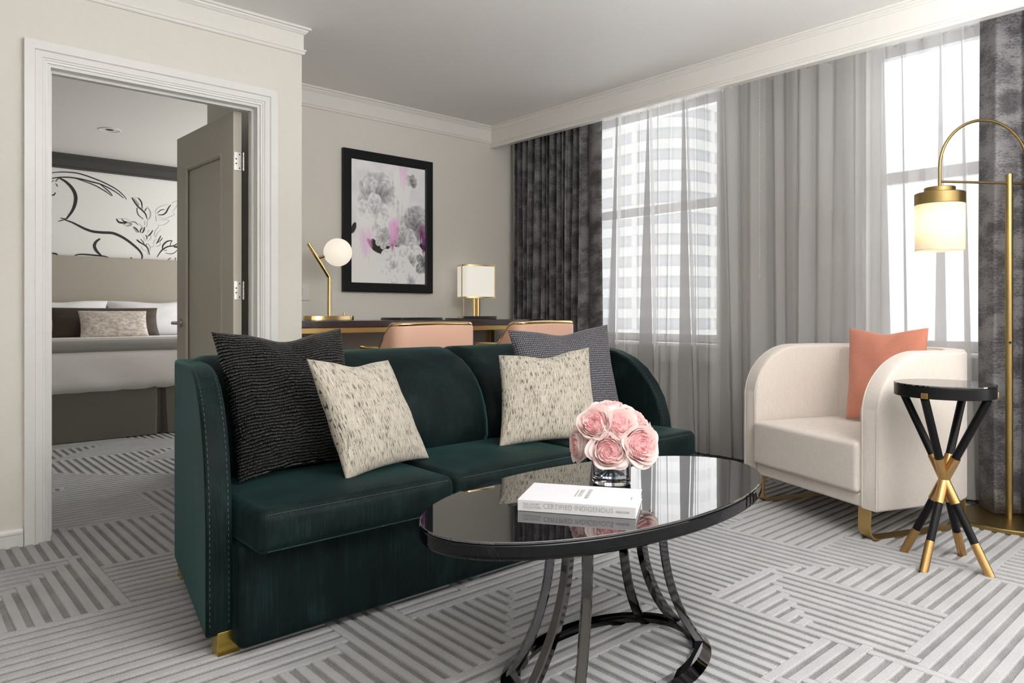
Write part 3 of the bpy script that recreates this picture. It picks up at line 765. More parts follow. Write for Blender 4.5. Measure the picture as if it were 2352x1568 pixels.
# ------------------------------------------------------------------ sofa
def sofa():
    s = thing('sofa', 'dark green velvet sofa with curved arms and gold feet', 'sofa', (1.865, 2.48, 0))
    ox, oy = 1.865, 2.48
    def sh(bm):
        bmesh.ops.translate(bm, verts=bm.verts, vec=(-ox, -oy, 0)); return bm
    prof = [(2.15, .065), (2.142, .10), (2.140, .20), (2.146, .40), (2.160, .50), (2.186, .59), (2.225, .665), (2.28, .735), (2.345, .785), (2.42, .818), (2.50, .834), (2.60, .840), (2.94, .838), (2.955, .82), (2.955, .08), (2.94, .065)]
    for side in (-1, 1):
        def fx(y, inner):
            d = .725 + .19 * (y - 2.16) + (.078 if inner else 0)
            return d if side < 0 else 2 * 1.865 - d
        bm = BM(); prism(bm, prof, lambda p: (fx(p[0], 0), p[0], p[1]), lambda p: (fx(p[0], 1), p[0], p[1]))
        a = mkobj('arm', sh(bm), M['velvet'], s, bevel=.016, seg=4)
        # stitched seams a little in from both faces
        for inset in (.011, .066):
            bm = BM(); pts = []
            P = prof[1:13]
            dense = []
            for q0, q1 in zip(P, P[1:]):
                L = math.hypot(q1[0] - q0[0], q1[1] - q0[1]); k = max(1, int(L / .009))
                for i in range(k): dense.append((q0[0] + (q1[0] - q0[0]) * i / k, q0[1] + (q1[1] - q0[1]) * i / k))
            for i in range(0, len(dense) - 1, 2):
                q0, q1 = dense[i], dense[i + 1]
                def off(q):
                    d = fx(q[0], 0) + (inset if side < 0 else -inset); return (d, q[0] - .0005, q[1] + .0005)
                tube(bm, [off(q0), off(q1)], .0006, 5)
            mkobj('stitching', sh(bm), M['thread'], a)
    bm = BM(); softbox(bm, .800, 2.930, 2.09, 2.46, .025, .335, .022); mkobj('base', sh(bm), M['velvet'], s)
    bm = BM(); softbox(bm, .945, 2.785, 2.70, 2.955, .06, .80, .03); mkobj('back_frame', sh(bm), M['velvet'], s)
    for i, (a, b) in enumerate(((.812, 1.512), (1.516, 2.203), (2.207, 2.960))):
        bm = BM()
        softbox(bm, a, b, 1.985 if i < 2 else 1.975, 2.50, .325, .452, .030, .012, .012)
        c = mkobj('seat_cushion', sh(bm), M['velvet'], s, angle=60)
        for z, yy in ((.441, 1.9835), (.336, 1.9835)):
            bm = BM(); x = a + .03
            while x < b - .03:
                u = (x - a) / (b - a) * 2 - 1
                fy = yy + .004 - (.0105 if i < 2 else .0205) * 0 - .012 * (1 - u ** 4) * .18 - (.010 if i == 2 else 0)
                tube(bm, [(x, fy, z), (x + .005, fy, z)], .0006, 5); x += .008
            mkobj('stitching', sh(bm), M['thread'], c)
    # back cushions: profile swept across, swelling forward
    def backc(x0, x1):
        bm = BM(); rs = []
        pr = [(2.47, .43), (2.445, .49), (2.448, .55), (2.464, .62), (2.492, .685), (2.53, .74), (2.578, .785), (2.635, .822), (2.70, .846), (2.77, .857), (2.84, .855), (2.90, .838), (2.94, .79), (2.94, .43)]
        n = 22
        for i in range(n + 1):
            t = i / n; x = x0 + (x1 - x0) * t
            e = min(t, 1 - t) * (x1 - x0)
            k = 1 - max(0, 1 - e / .05) ** 2.2
            rs.append([(x, y + (1 - k) * (.03 if j < 10 else -.02) - .012 * math.sin(PI * t) * (1 if j < 7 else 0), z - (1 - k) * (.022 if 0 < j < 13 else 0)) for j, (y, z) in enumerate(pr)])
        rings(bm, rs); return bm
    mkobj('back_cushion', sh(backc(.880, 2.068)), M['velvet'], s, angle=60)
    mkobj('back_cushion', sh(backc(2.072, 2.850)), M['velvet'], s, angle=60)
    for sx in (-1, 1):
        for y0 in (2.148, 2.86):
            bm = BM(); x0 = .757 if y0 < 2.5 else .875
            xa, xb = (x0, x0 + .066) if sx < 0 else (3.73 - x0 - .066, 3.73 - x0)
            box(bm, xa, xb, y0, y0 + .05, 0.0, .075)
            mkobj('foot', sh(bm), M['goldfoot'], s, bevel=.002)['label'] = 'satin gold block foot'
    return s
sofa()

# cushions on the sofa
def cush(name, label, *a, **k):
    return tag(pillow(name, *a, **k), label, 'cushion', 'cushions on the sofa')
cush('cushion', 'large black ribbed satin cushion against the sofa\'s left arm', (.872, 2.535, .952), (1.40, 2.60, .955), (1.39, 2.375, .462), (.888, 2.335, .462), .085, M['ribblack'], pinch=.09, dent=.10, seed=1, wr=.009)
cush('cushion', 'cream slub-weave cushion tilted in front of the black ribbed cushion', (1.098, 2.272, .862), (1.468, 2.355, .838), (1.602, 2.275, .458), (1.187, 2.165, .455), .062, M['slub'], pinch=.07, dent=.07, seed=2, wr=.006)
cush('cushion', 'charcoal tweed cushion against the sofa\'s right arm behind a cream one', (2.305, 2.610, .934), (2.862, 2.455, .957), (2.815, 2.305, .47), (2.262, 2.44, .466), .075, M['tweed'], pinch=.09, dent=.09, seed=3, wr=.007)
cush('cushion', 'cream slub-weave cushion in front of the charcoal tweed cushion', (2.052, 2.385, .832), (2.462, 2.225, .858), (2.40, 2.100, .462), (1.955, 2.268, .457), .062, M['slub'], pinch=.07, dent=.10, seed=4, wr=.006)

# ------------------------------------------------------------------ oval coffee table
def coffee_table():
    cx, cy = 1.605, 1.366
    t = thing('coffee_table', 'oval black lacquer coffee table on curved black chrome legs', 'table', (cx, cy, 0))
    a, b, Z = .632, .326, .505
    bm = BM()
    n = 96
    prof = [(-.030, Z - .044), (-.006, Z - .044), (-.003, Z - .041), (-.003, Z - .036), (0, Z - .034), (0, Z - .010), (-.002, Z - .008), (-.008, Z - .006)]
    rings(bm, [[((a + d) * math.cos(2 * PI * i / n), (b + d) * math.sin(2 * PI * i / n), z) for i in range(n)] for d, z in prof]); mkobj('apron', bm, M['gloss'], t, angle=25)
    bm = BM(); prof = [(-.004, Z - .0062), (-.0015, Z - .0055), (-.0015, Z - .001), (-.003, Z)]
    rings(bm, [[((a + d) * math.cos(2 * PI * i / n), (b + d) * math.sin(2 * PI * i / n), z) for i in range(n)] for d, z in prof]); mkobj('glass_top', bm, M['glassblack'], t, angle=25)
    # base ring, faceted
    bm = BM(); ra, rb = .338, .212; sec = [(-.024, .002), (.026, .002), (.030, .010), (.004, .030), (-.018, .030), (-.026, .022)]
    rs = [[((ra + d) * math.cos(2 * PI * i / n), (rb + d) * math.sin(2 * PI * i / n), z) for d, z in sec] for i in range(n)]
    rs.append(rs[0]); rings(bm, rs, cap=False); mkobj('base_ring', bm, M['blackchrome'], t, angle=25)
    for ang in (150, 182, 216, -36, 2, 33):
        A = R(ang); foot = Vector((.343 * math.cos(A), .215 * math.sin(A), .014))
        # legs rise curving in towards a smaller ring under the top
        if math.cos(A) < 0: top = Vector((-.178 - .01 * 0, .10 * math.sin(A) * 1.25, Z - .045))
        else: top = Vector((.140, .10 * math.sin(A) * 1.35, Z - .045))
        pts = []
        for k in range(19):
            f = k / 18
            # horizontal travel happens mostly near the floor
            w = 1 - (1 - f) ** 2.6
            q = foot.lerp(top, w); q.z = foot.z + (top.z - foot.z) * (f ** 1.0)
            pts.append(q)
        d = Vector((math.cos(A) * .62, math.sin(A), 0)); d.normalize(); side = Vector((-d.y, d.x, 0))
        bm = BM(); rs = []
        for k, q in enumerate(pts):
            tg = (pts[min(18, k + 1)] - pts[max(0, k - 1)]).normalized(); nn = tg.cross(side).normalized(); sd = nn.cross(tg)
            wv = .0145; th = .0125
            rs.append([q + sd * u * wv + nn * v * th for u, v in ((-1, -.7), (-.75, -1), (.75, -1), (1, -.7), (1, .7), (.75, 1), (-.75, 1), (-1, .7))])
        rings(bm, rs); mkobj('leg', bm, M['blackchrome'], t, angle=30)
coffee_table()

# book on the coffee table
def text(name, s, size, m, parent, loc, rot, sx=1.0, ext=.0003):
    c = bpy.data.curves.new(name, 'FONT'); c.body = s; c.size = size; c.extrude = ext; c.align_x = 'LEFT'; c.align_y = 'BOTTOM'
    c.space_character = 1.06
    o = bpy.data.objects.new(name, c); COL.objects.link(o)
    dg = bpy.context.evaluated_depsgraph_get(); me = bpy.data.meshes.new_from_object(o.evaluated_get(dg))
    bpy.data.objects.remove(o)
    o = bpy.data.objects.new(name, me); COL.objects.link(o); me.materials.clear(); me.materials.append(m)
    o.parent = parent; o.location = loc; o.rotation_euler = rot; xs = [v.co.x for v in me.vertices]; k = sx / (max(xs) - min(xs)); o.scale = (k, 1, 1)
    return o
def book():
    b = thing('book', 'thick white hardback lying on the oval table with grey spine lettering', 'book', (1.250, 1.377, .5055), R(-56.7))
    L, W, Hh = .304, .190, .029
    bm = BM(); box(bm, 0, L, .004, W, 0, .0025); box(bm, 0, L, .004, W, Hh - .0025, Hh); box(bm, 0, L, 0, .004, 0, Hh)
    mkobj('cover', bm, M['bookwhite'], b, bevel=.0008)
    bm = BM(); box(bm, .003, L - .003, .004, W - .003, .0026, Hh - .0026); mkobj('pages', bm, M['paper'], b, smooth=False)
    r = (PI / 2, 0, 0)
    text('spine_lettering', 'THE LUXURY', .0082, M['greytext'], b, (.0141, -.0003, .0150), r, .0460)
    text('spine_lettering', 'COLLECTION', .0082, M['greytext'], b, (.0141, -.0003, .0068), r, .0475)
    text('spine_lettering', 'CERTIFIED INDIGENOUS', .0180, M['greytext'], b, (.0684, -.0003, .0072), r, .179)
    text('spine_lettering', 'ASSOULINE', .0080, M['greytext'], b, (.2538, -.0003, .0105), r, .0345)
    r2 = (0, 0, PI / 2)
    text('title_lettering', 'CERTIFIED', .0150, M['greytext'], b, (.158, .068, Hh + .0002), r2, .078)
    text('title_lettering', 'INDIGENOUS', .0150, M['greytext'], b, (.178, .054, Hh + .0002), r2, .096)
    text('title_lettering', 'THE LUXURY COLLECTION', .0050, M['greytext'], b, (.141, .066, Hh + .0002), r2, .070)
    text('title_lettering', 'ASSOULINE', .0045, M['greytext'], b, (.288, .072, Hh + .0002), r2, .026)
book()

# vase and roses
VX, VY, VZ = 1.668, 1.414, .5055
def vase():
    v = thing('vase', 'clear glass cylinder vase of pink roses on the oval table', 'vase', (VX, VY, VZ))
    bm = BM(); lathe(bm, [(0.0, 0), (.052, 0), (.057, .004), (.0575, .010), (.0575, .112), (.0565, .113), (.0545, .112), (.054, .022), (.050, .017), (0.0, .016)], n=48, cap=False); mkobj('glass_body', bm, M['glass'], v)
    bm = BM(); lathe(bm, [(0, .0175), (.0495, .0178), (.0532, .023), (.0535, .085), (0, .085)], n=48, cap=False); mkobj('water', bm, M['water'], v)
vase()
def make_rose_mesh(seed):
    rnd = random.Random(seed); bm = BM(); tl = bm.verts.layers.float.new('tint')
    def petal(phi, R0, hgt, width, curl, lean, tint, nb=9, na=10, twist=0.0):
        g = []
        for j in range(nb):
            b = j / (nb - 1); row = []
            for i in range(na):
                a = 2 * i / (na - 1) - 1
                # outline: narrow claw, wide shoulder, rounded / slightly pointed lip
                wv = width * (math.sin(PI * (0.10 + 0.62 * b)) ** .8)
                bb = b * (1 - .10 * abs(a) ** 2.4)
                rr = R0 * (math.sin(min(1, bb * 1.35) * PI / 2)) ** .75 + lean * R0 * bb ** 2
                lip = max(0, bb - .72) / .28
                rr += curl * R0 * lip ** 2 * (1 + .25 * math.sin(3 * a + phi * 5))
                z = hgt * bb - curl * hgt * .28 * lip ** 2
                ang = phi + a * wv + twist * b
                rr *= 1 + .05 * math.sin(4 * a + phi * 3 + 5 * b)
                v = bm.verts.new((rr * math.cos(ang), rr * math.sin(ang), z - .018 + .0015 * math.sin(5 * a + phi))); v[tl] = min(1, max(0, tint * (.55 + .6 * b))); row.append(v)
            g.append(row)
        for j in range(nb - 1):
            for i in range(na - 1): bm.faces.new((g[j][i], g[j][i + 1], g[j + 1][i + 1], g[j + 1][i]))
    for n, R0, hg, w, cu, le, ti in ((5, .041, .044, .98, .30, .04, 1.0), (5, .0385, .050, .90, .20, .02, 1.0), (6, .0345, .053, .80, .10, .0, 1.0), (6, .0300, .055, .72, .08, .0, .92), (7, .0250, .057, .60, .12, .02, .80), (7, .0200, .058, .58, .14, .02, .68), (6, .0150, .058, .60, .14, .03, .58), (5, .0100, .057, .70, .12, .02, .5)):
        o = rnd.uniform(0, 6)
        for k in range(n): petal(o + 2 * PI * k / n + rnd.uniform(-.15, .15), R0 * rnd.uniform(.94, 1.06), hg * rnd.uniform(.93, 1.06), w * rnd.uniform(.9, 1.1), cu + rnd.uniform(-.05, .08), le + rnd.uniform(-.04, .04), ti * rnd.uniform(.85, 1.05), twist=.12)
    for k in range(9):   # folded heart
        ph = rnd.uniform(0, 6.28); q = rnd.uniform(.3, 1)
        petal(ph, .010 * q, .052 + .006 * rnd.random(), rnd.uniform(.6, 1.3), .05, rnd.uniform(-.2, .2), rnd.uniform(.15, .55), 6, 7, .5)
    rs = []  # inner dome added to keep gaps between the petals from going dark
    for q, z in ((.004, .0330), (.014, .0315), (.024, .0285), (.031, .0235), (.033, .012), (.026, -.006), (.010, -.017)):
        rs.append([(q * math.cos(2 * PI * i / 20), q * math.sin(2 * PI * i / 20), z + .0012 * math.sin(i * 2.1 + q * 400)) for i in range(20)])
    for r in rings(bm, rs):
        for v in r: v[tl] = .40
    bmesh.ops.recalc_face_normals(bm, faces=bm.faces)
    me = bpy.data.meshes.new('rose'); bm.to_mesh(me); bm.free(); me.materials.append(M['petal'])
    me.polygons.foreach_set('use_smooth', [True] * len(me.polygons))
    return me
def roses():
    meshes = [make_rose_mesh(s) for s in (1, 2, 3)]
    c = Vector((VX, VY, .632)); ya = R(41.784)
    fwd = Vector((math.sin(ya), math.cos(ya), 0)); rt = Vector((math.cos(ya), -math.sin(ya), 0)); up = Vector((0, 0, 1))
    # right, up, towards the room: place in the bunch and direction it faces, scale
    spec = [(-.050, .052, .045, (-.35, .45, .8), 1.10, 'pink rose highest on the left of the bunch, red-hearted, facing the room'),
            (.010, .050, .050, (.08, .50, .85), 1.08, 'pale pink rose in the upper middle of the bunch'),
            (-.018, -.014, .072, (-.10, .12, 1), 1.14, 'pink rose lowest in front, over the vase rim'),
            (.062, -.002, .060, (.35, .15, .9), 1.25, 'large open pink rose on the right side of the bunch facing the book'),
            (-.082, -.010, .015, (-.95, .02, .25), 1.05, 'pink rose seen side-on at the left edge of the bunch'),
            (.055, .050, -.005, (.45, .75, .35), 1.0, 'pink rose half hidden at the upper right of the bunch'),
            (-.005, .070, -.02, (-.05, 1, .1), 1.15, 'flat-topped pink rose crowning the bunch at the back'),
            (.092, .005, -.005, (.9, .1, .1), 1.0, 'pink rose peeping out at the far right of the bunch'),
            (.00, .01, -.060, (0, .4, -1), 1.1, 'pink rose at the back of the bunch facing the sofa')]
    for i, (r, u, f, d, sc, lab) in enumerate(spec):
        o = bpy.data.objects.new('rose', meshes[i % 3]); COL.objects.link(o)
        pos = c + rt * r + up * u - fwd * f
        dr = (rt * d[0] + up * d[1] - fwd * d[2]).normalized()
        q = dr.to_track_quat('Z', 'Y'); o.rotation_mode = 'QUATERNION'; o.rotation_quaternion = q @ Matrix.Rotation(i * 1.3, 3, 'Z').to_quaternion()
        o.location = pos; o.scale = (sc,) * 3
        tag(o, lab, 'rose', 'roses in the glass vase')
        bpy.context.view_layer.update()
        bm = BM(); inv = o.matrix_world.inverted()
        A = pos - dr * .016; B = Vector((VX, VY, .575)) + Vector((.018 * math.cos(i * 2.4), .018 * math.sin(i * 2.4), 0)); Cc = Vector((VX - .028 * math.cos(i * 2.4), VY - .028 * math.sin(i * 2.4), .532))
        mid = (A + B) / 2 - dr * .01
        tube(bm, [inv @ A, inv @ mid, inv @ B, inv @ Cc], [.003, .0025, .0025, .0025], 8); mkobj('stem', bm, M['stem'], o)
        bm = BM()
        for k in range(5):
            a = k * 1.256; tube(bm, [(.004 * math.cos(a), .004 * math.sin(a), -.022), (.016 * math.cos(a), .016 * math.sin(a), -.022), (.026 * math.cos(a), .026 * math.sin(a), -.012)], [.003, .004, .0008], 5)
        mkobj('sepal', bm, M['stem'], o)
roses()

# ------------------------------------------------------------------ armchair
CA = math.atan2(-.369, .929)                  # local +x runs from the chair's front to its back
ACH = (3.252, 1.256)
def armchair():
    t = thing('armchair', 'cream linen armchair with rounded arms on brass sled legs', 'armchair', (ACH[0], ACH[1], 0), CA)
    W, D, th, r = .90, .715, .098, .27
    # local: x = depth from front, y = across, 0 = right arm outer side
    h = th / 2
    path = []
    n1 = 12
    for i in range(n1 + 1): path.append((.002 + (D - r) * i / n1 * 1.0, h))
    path += [(D - r + (r - h) * math.sin(R(a)), r - (r - h) * math.cos(R(a))) for a in range(10, 91, 10)]
    for i in range(1, 7): path.append((D - h, r + (W - 2 * r) * i / 7))
    path += [(D - r + (r - h) * math.cos(R(a)), W - r + (r - h) * math.sin(R(a))) for a in range(0, 91, 10)]
    for i in range(1, n1 + 1): path.append((.002 + (D - r) * (1 - i / n1), W - h))
    # refine the straight arm starts so the curved front is smooth
    rx, rz = .30, .28
    def front(x):
        u = max(0, 1 - x / rx); return .845 - rz * (1 - math.sqrt(max(0, 1 - u * u)))
    fine = []
    for k in range(len(path) - 1):
        a, b = path[k], path[k + 1]; m = 3 if min(a[0], b[0]) < .3 else 1
        for j in range(m): fine.append((a[0] + (b[0] - a[0]) * j / m, a[1] + (b[1] - a[1]) * j / m))
    fine.append(path[-1])
    zt = [front(p[0]) for p in fine]; zb = [.150] * len(fine)
    bm = BM(); shell(bm, fine, th, zb, zt, .022); mkobj('arms_and_back', bm, M['cream'], t, angle=50)
    for sgn in (0, 1):   # seam piping along both edges of the shell top
        bm = BM(); pts = []
        for k, p in enumerate(fine):
            a = Vector(fine[max(0, k - 1)]); b = Vector(fine[min(len(fine) - 1, k + 1)]); d = (b - a).normalized(); nn = Vector((-d.y, d.x)) * (h - .010) * (1 if sgn else -1)
            pts.append((p[0] + nn.x, p[1] + nn.y, zt[k] - .004))
        pts = [(pts[0][0] - .0, pts[0][1], z) for z in (.16, .30, .45)] + pts + [(pts[-1][0], pts[-1][1], z) for z in (.45, .30, .16)]
        tube(bm, pts, .0028, 6); mkobj('piping', bm, M['cream'], t)
    bm = BM(); softbox(bm, .004, D - .08, th + .001, W - th - .001, .150, .215, .012); mkobj('base_rail', bm, M['cream'], t)
    bm = BM(); softbox(bm, -.022, D - .10, th + .002, W - th - .002, .212, .438, .020, .016); mkobj('seat_cushion', bm, M['cream'], t)
    bm = BM(); softbox(bm, D - .17, D - .085, th + .01, W - th - .01, .40, .83, .03); mkobj('back_pad', bm, M['cream'], t)
    for y in (.10, W - .10):
        bm = BM(); w = .066
        pts = [(.03, .150), (.028, .06), (.034, .03), (.052, .010), (.08, .004), (.30, .004), (.56, .004), (.588, .010), (.606, .03), (.612, .06), (.610, .150)]
        rs = []
        for k, (x, z) in enumerate(pts):
            a = Vector(pts[max(0, k - 1)]); b = Vector(pts[min(len(pts) - 1, k + 1)]); d = (b - a).normalized(); nn = Vector((-d.y, d.x)) * .004
            rs.append([(x + nn.x, y - w / 2, z + nn.y), (x + nn.x, y + w / 2, z + nn.y), (x - nn.x, y + w / 2, z - nn.y), (x - nn.x, y - w / 2, z - nn.y)])
        rings(bm, rs); mkobj('sled_leg', bm, M['brushed'], t, angle=40)
armchair()
def cl(b, l, z):
    c, s = math.cos(CA), math.sin(CA)
    return (ACH[0] + b * c - l * s, ACH[1] + b * s + l * c, z)
tag(pillow('cushion', cl(.515, .665, .935), cl(.555, .215, .945), cl(.475, .165, .452), cl(.425, .60, .455), .070, M['coral'], pinch=.08, dent=.06, seed=6, wr=.007), 'coral linen cushion leaning in the cream armchair', 'cushion')

# ------------------------------------------------------------------ side table
def side_table():
    cx, cy = 3.237, .995
    t = thing('side_table', 'round black side table on crossed black and brass legs', 'table', (cx, cy, 0))
    Z = .735
    bm = BM(); lathe(bm, [(.150, Z - .052), (.178, Z - .052), (.180, Z - .050), (.180, Z - .009), (.179, Z - .007), (.160, Z - .007)], n=64); mkobj('tabletop', bm, M['ebony'], t, angle=25)
    bm = BM(); lathe(bm, [(.178, Z - .0065), (.1815, Z - .005), (.1815, Z - .001), (.180, Z)], n=64); mkobj('glass_top', bm, M['glassblack'], t, angle=25)
    feet = [(.033, .165), (-.172, .021), (.171, -.017), (-.033, -.171)]; hub = .345
    for fx, fy in feet:
        def at(z):
            k = (hub - z) / hub; return Vector((fx * k, fy * k, z))
        bm = BM(); tube(bm, [at(.0), at(Z - .052)], .0155, 18); lg = mkobj('leg', bm, M['ebony'], t)
        bm = BM(); tube(bm, [at(.001), at(.115)], .0168, 18); mkobj('brass_ferrule', bm, M['sidebrass'], lg)['label'] = 'satin brass foot cap'
    bm = BM()
    for fx, fy in feet:
        def at(z):
            k = (hub - z) / hub; return Vector((fx * k, fy * k, z))
        tube(bm, [at(.255), at(.438)], .0190, 18)
    bmesh.ops.create_uvsphere(bm, u_segments=16, v_segments=10, radius=.019, matrix=Matrix.Translation((0, 0, hub)))
    mkobj('hub', bm, M['sidebrass'], t)
    for a in (176, 296, 56):
        c, s = math.cos(R(a)), math.sin(R(a)); bm = BM(); box(bm, .170, .186, -.0125, .0125, Z - .052, Z - .030)
        o = mkobj('rim_clip', bm, M['sidebrass'], t, bevel=.0015); o.rotation_euler = (0, 0, R(a))
side_table()

# ------------------------------------------------------------------ floor lamp
def floor_lamp():
    px, py = 4.117, .98; bar = math.atan2(-.57, .82)
    t = thing('floor_lamp', 'antique brass arched floor lamp with lit cream drum shade', 'floor lamp', (px, py, 0), bar)
    t.location.x -= .01
    bm = BM(); lathe(bm, [(.0, .0), (.235, 0), (.238, .003), (.238, .021), (.235, .024), (0, .024)], n=64, cap=False); mkobj('base', bm, M['bronze'], t, angle=25)
    bm = BM(); lathe(bm, [(.0160, .024), (.0160, 1.687), (.0152, 1.690), (0, 1.690)], n=24, cap=False); mkobj('pole', bm, M['bronze'], t, angle=40)
    bm = BM(); tube(bm, [(-.012, -.0175, .875), (-.012, -.021, .875)], .006, 12); mkobj('switch', bm, M['black'], t)
    xl, xr = -.366, .106; Rr = (xr - xl) / 2; zc = 1.947 - Rr
    pts = [(xl, 0, 1.60), (xl, 0, 1.66)] + [((xl + xr) / 2 - Rr * math.cos(R(a)), 0, zc + Rr * math.sin(R(a))) for a in range(0, 181, 6)] + [(xr, 0, 1.66), (xr, 0, 1.646)]
    bm = BM(); tube(bm, pts, .0068, 14); mkobj('arch', bm, M['bronze'], t)
    bm = BM(); tube(bm, [(xl, 0, 1.646), (xr, 0, 1.646)], .0060, 14); mkobj('crossbar', bm, M['bronze'], t)
    bm = BM(); lathe(bm, [(0, 1.617), (.064, 1.617), (.066, 1.615), (.066, 1.590), (.104, 1.590), (.107, 1.587), (.107, 1.537), (.105, 1.535), (.098, 1.535), (.098, 1.58), (0, 1.58)], xl, 0, 64, cap=False); mkobj('cap', bm, M['bronze'], t, angle=30)
    bm = BM(); lathe(bm, [(.1045, 1.545), (.1045, 1.316), (.1035, 1.316), (.1035, 1.545)], xl, 0, 64, cap=False); mkobj('shade', bm, M['shade'], t)
    bm = BM(); lathe(bm, [(.1052, 1.3155), (.1052, 1.3195), (.1025, 1.3195), (.1025, 1.3155), (.1052, 1.3155)], xl, 0, 64, cap=False); mkobj('shade_rim', bm, M['plastic'], t)
    bm = BM(); bmesh.ops.create_uvsphere(bm, u_segments=20, v_segments=12, radius=.026, matrix=Matrix.Translation((xl, 0, 1.455))); mkobj('bulb', bm, M['bulb'], t)
    bm = BM(); lathe(bm, [(.012, 1.48), (.012, 1.58)], xl, 0, 16); mkobj('socket', bm, M['bronze'], t)
floor_lamp()

# ------------------------------------------------------------------ desk and chairs
ZD = .968
def desk():
    t = thing('desk', 'long dark plum desk with brass frame against the far wall', 'desk', (2.9, 4.36, 0))
    x0, x1, y0, y1 = -1.11, 1.07, -.31, .31
    bm = BM()
    pl = [(x0, y0 + .02), (x0 + .02, y0), (x0 + .10, y0), (x1 - .02, y0), (x1, y0 + .02), (x1, y1), (x0, y1)]
    rings(bm, [[(x, y, ZD - .042) for x, y in pl], [(x, y, ZD) for x, y in pl]]); mkobj('desktop', bm, M['desk'], t, smooth=False, bevel=.003)
    bm = BM()
    z0, z1 = ZD - .078, ZD - .0425
    box(bm, x0 + .05, x1 - .05, y0 + .02, y0 + .05, z0, z1); box(bm, x0 + .05, x1 - .05, y1 - .05, y1 - .02, z0, z1)
    for x in (x0 + .05, x1 - .08): box(bm, x, x + .03, y0 + .05, y1 - .05, z0, z1)
    mkobj('frame_rail', bm, M['brushed'], t, smooth=False, bevel=.002)
    for x in (x0 + .05, x1 - .09):
        for y in (y0 + .02, y1 - .06):
            bm = BM(); box(bm, x, x + .04, y, y + .04, 0.003, z0); mkobj('leg', bm, M['brushed'], t, smooth=False, bevel=.002)
    for x in (x0 + .05, x1 - .09):
        bm = BM(); box(bm, x, x + .04, y0 + .06, y1 - .06, .003, .035); mkobj('foot_rail', bm, M['brushed'], t, smooth=False, bevel=.002)
desk()
def counter_chair():
    t = thing('counter_chair', 'peach leather counter chair with brass edging, nearer the doorway', 'chair', (2.53, 3.50, 0), R(-2), 'desk chairs')
    # open towards +y, back at y = 0
    hw = .245; path = []; zt = []
    n = 10
    def add(x, y, z): path.append((x, y)); zt.append(z)
    for i in range(n): f = i / n; add(-.285 + .01 * f, .42 - .20 * f, .80)
    for i in range(8): f = i / 8; add(-.275 + .003 * f, .22 - .16 * f, .80 + .146 * (f * f * (3 - 2 * f)))
    for i in range(9):
        a = R(180 + 90 * i / 8); add(-.212 + .06 * math.cos(a), .06 + .06 * math.sin(a), .946 + .004 * i / 8)
    for i in range(1, 10): f = i / 10; add(-.212 + .424 * f, -.004 * math.sin(PI * f), .950 + .003 * math.sin(PI * f))
    m = len(path)
    L = list(zip(path, zt)); Lm = [((-p[0], p[1]), z) for p, z in L[:n + 17]][::-1]
    full = L + Lm
    path = [p for p, _ in full]; zt = [z for _, z in full]; zb = [.60] * len(path)
    bm = BM(); shell(bm, path, .036, zb, [z - .006 for z in zt], .012); mkobj('backrest', bm, M['peach'], t, angle=50)
    bm = BM(); tube(bm, [(p[0], p[1] - .002, z) for p, z in full], .0150, 12); mkobj('edge_trim', bm, M['brass'], t)['label'] = 'polished brass edging'
    bm = BM(); softbox(bm, -.25, .25, .02, .46, .60, .68, .025, .015); mkobj('seat', bm, M['peach'], t)
    for x, y in ((-.22, .04), (.22, .04), (-.22, .42), (.22, .42)):
        bm = BM(); tube(bm, [(x, y, .60), (x * 1.08, y, .008)], [.016, .011], 12); mkobj('leg', bm, M['brass'], t)
    bm = BM(); tube(bm, [(-.233, .04, .22), (-.233, .42, .22), (.233, .42, .22), (.233, .04, .22)], .008, 8); mkobj('footrest', bm, M['brass'], t)
    return t
c1 = counter_chair()
c2 = copy_tree(c1); c2.location = (3.46, 3.50, 0); c2.rotation_euler = (0, 0, R(2)); c2['label'] = 'peach leather counter chair with brass edging, nearer the drape'

def globe_lamp():
    t = thing('globe_lamp', 'brass desk lamp with a bent stem and opal glass globe', 'lamp', (2.275, 4.38, ZD), R(0))
    # stadium base
    bm = BM(); st = [(-.125 + .055 * math.cos(R(a)), .055 * math.sin(R(a))) for a in range(90, 271, 15)] + [(.125 + .055 * math.cos(R(a)), .055 * math.sin(R(a))) for a in range(-90, 91, 15)]
    rings(bm, [[(x, y, .001) for x, y in st], [(x, y, .030) for x, y in st]]); mkobj('base', bm, M['brass'], t, angle=40, bevel=.002)
    bm = BM(); tube(bm, [(0, 0, .03), (0, 0, .285), (-.004, 0, .293), (-.150, 0, .505)], .0135, 16); mkobj('stem', bm, M['brass'], t)
    bm = BM(); tube(bm, [(-.083, 0, .410), (-.045, -.025, .425)], .010, 14); mkobj('bracket', bm, M['brass'], t)
    bm = BM(); bmesh.ops.create_uvsphere(bm, u_segments=40, v_segments=24, radius=.093, matrix=Matrix.Translation((.035, -.055, .452))); mkobj('globe', bm, M['globe'], t)['label'] = 'lit opal glass globe'
    bm = BM(); lathe(bm, [(.007, .03), (.007, .052), (0, .053)], .11, 0, 14, cap=False); mkobj('dimmer_knob', bm, M['brass'], t)
globe_lamp()
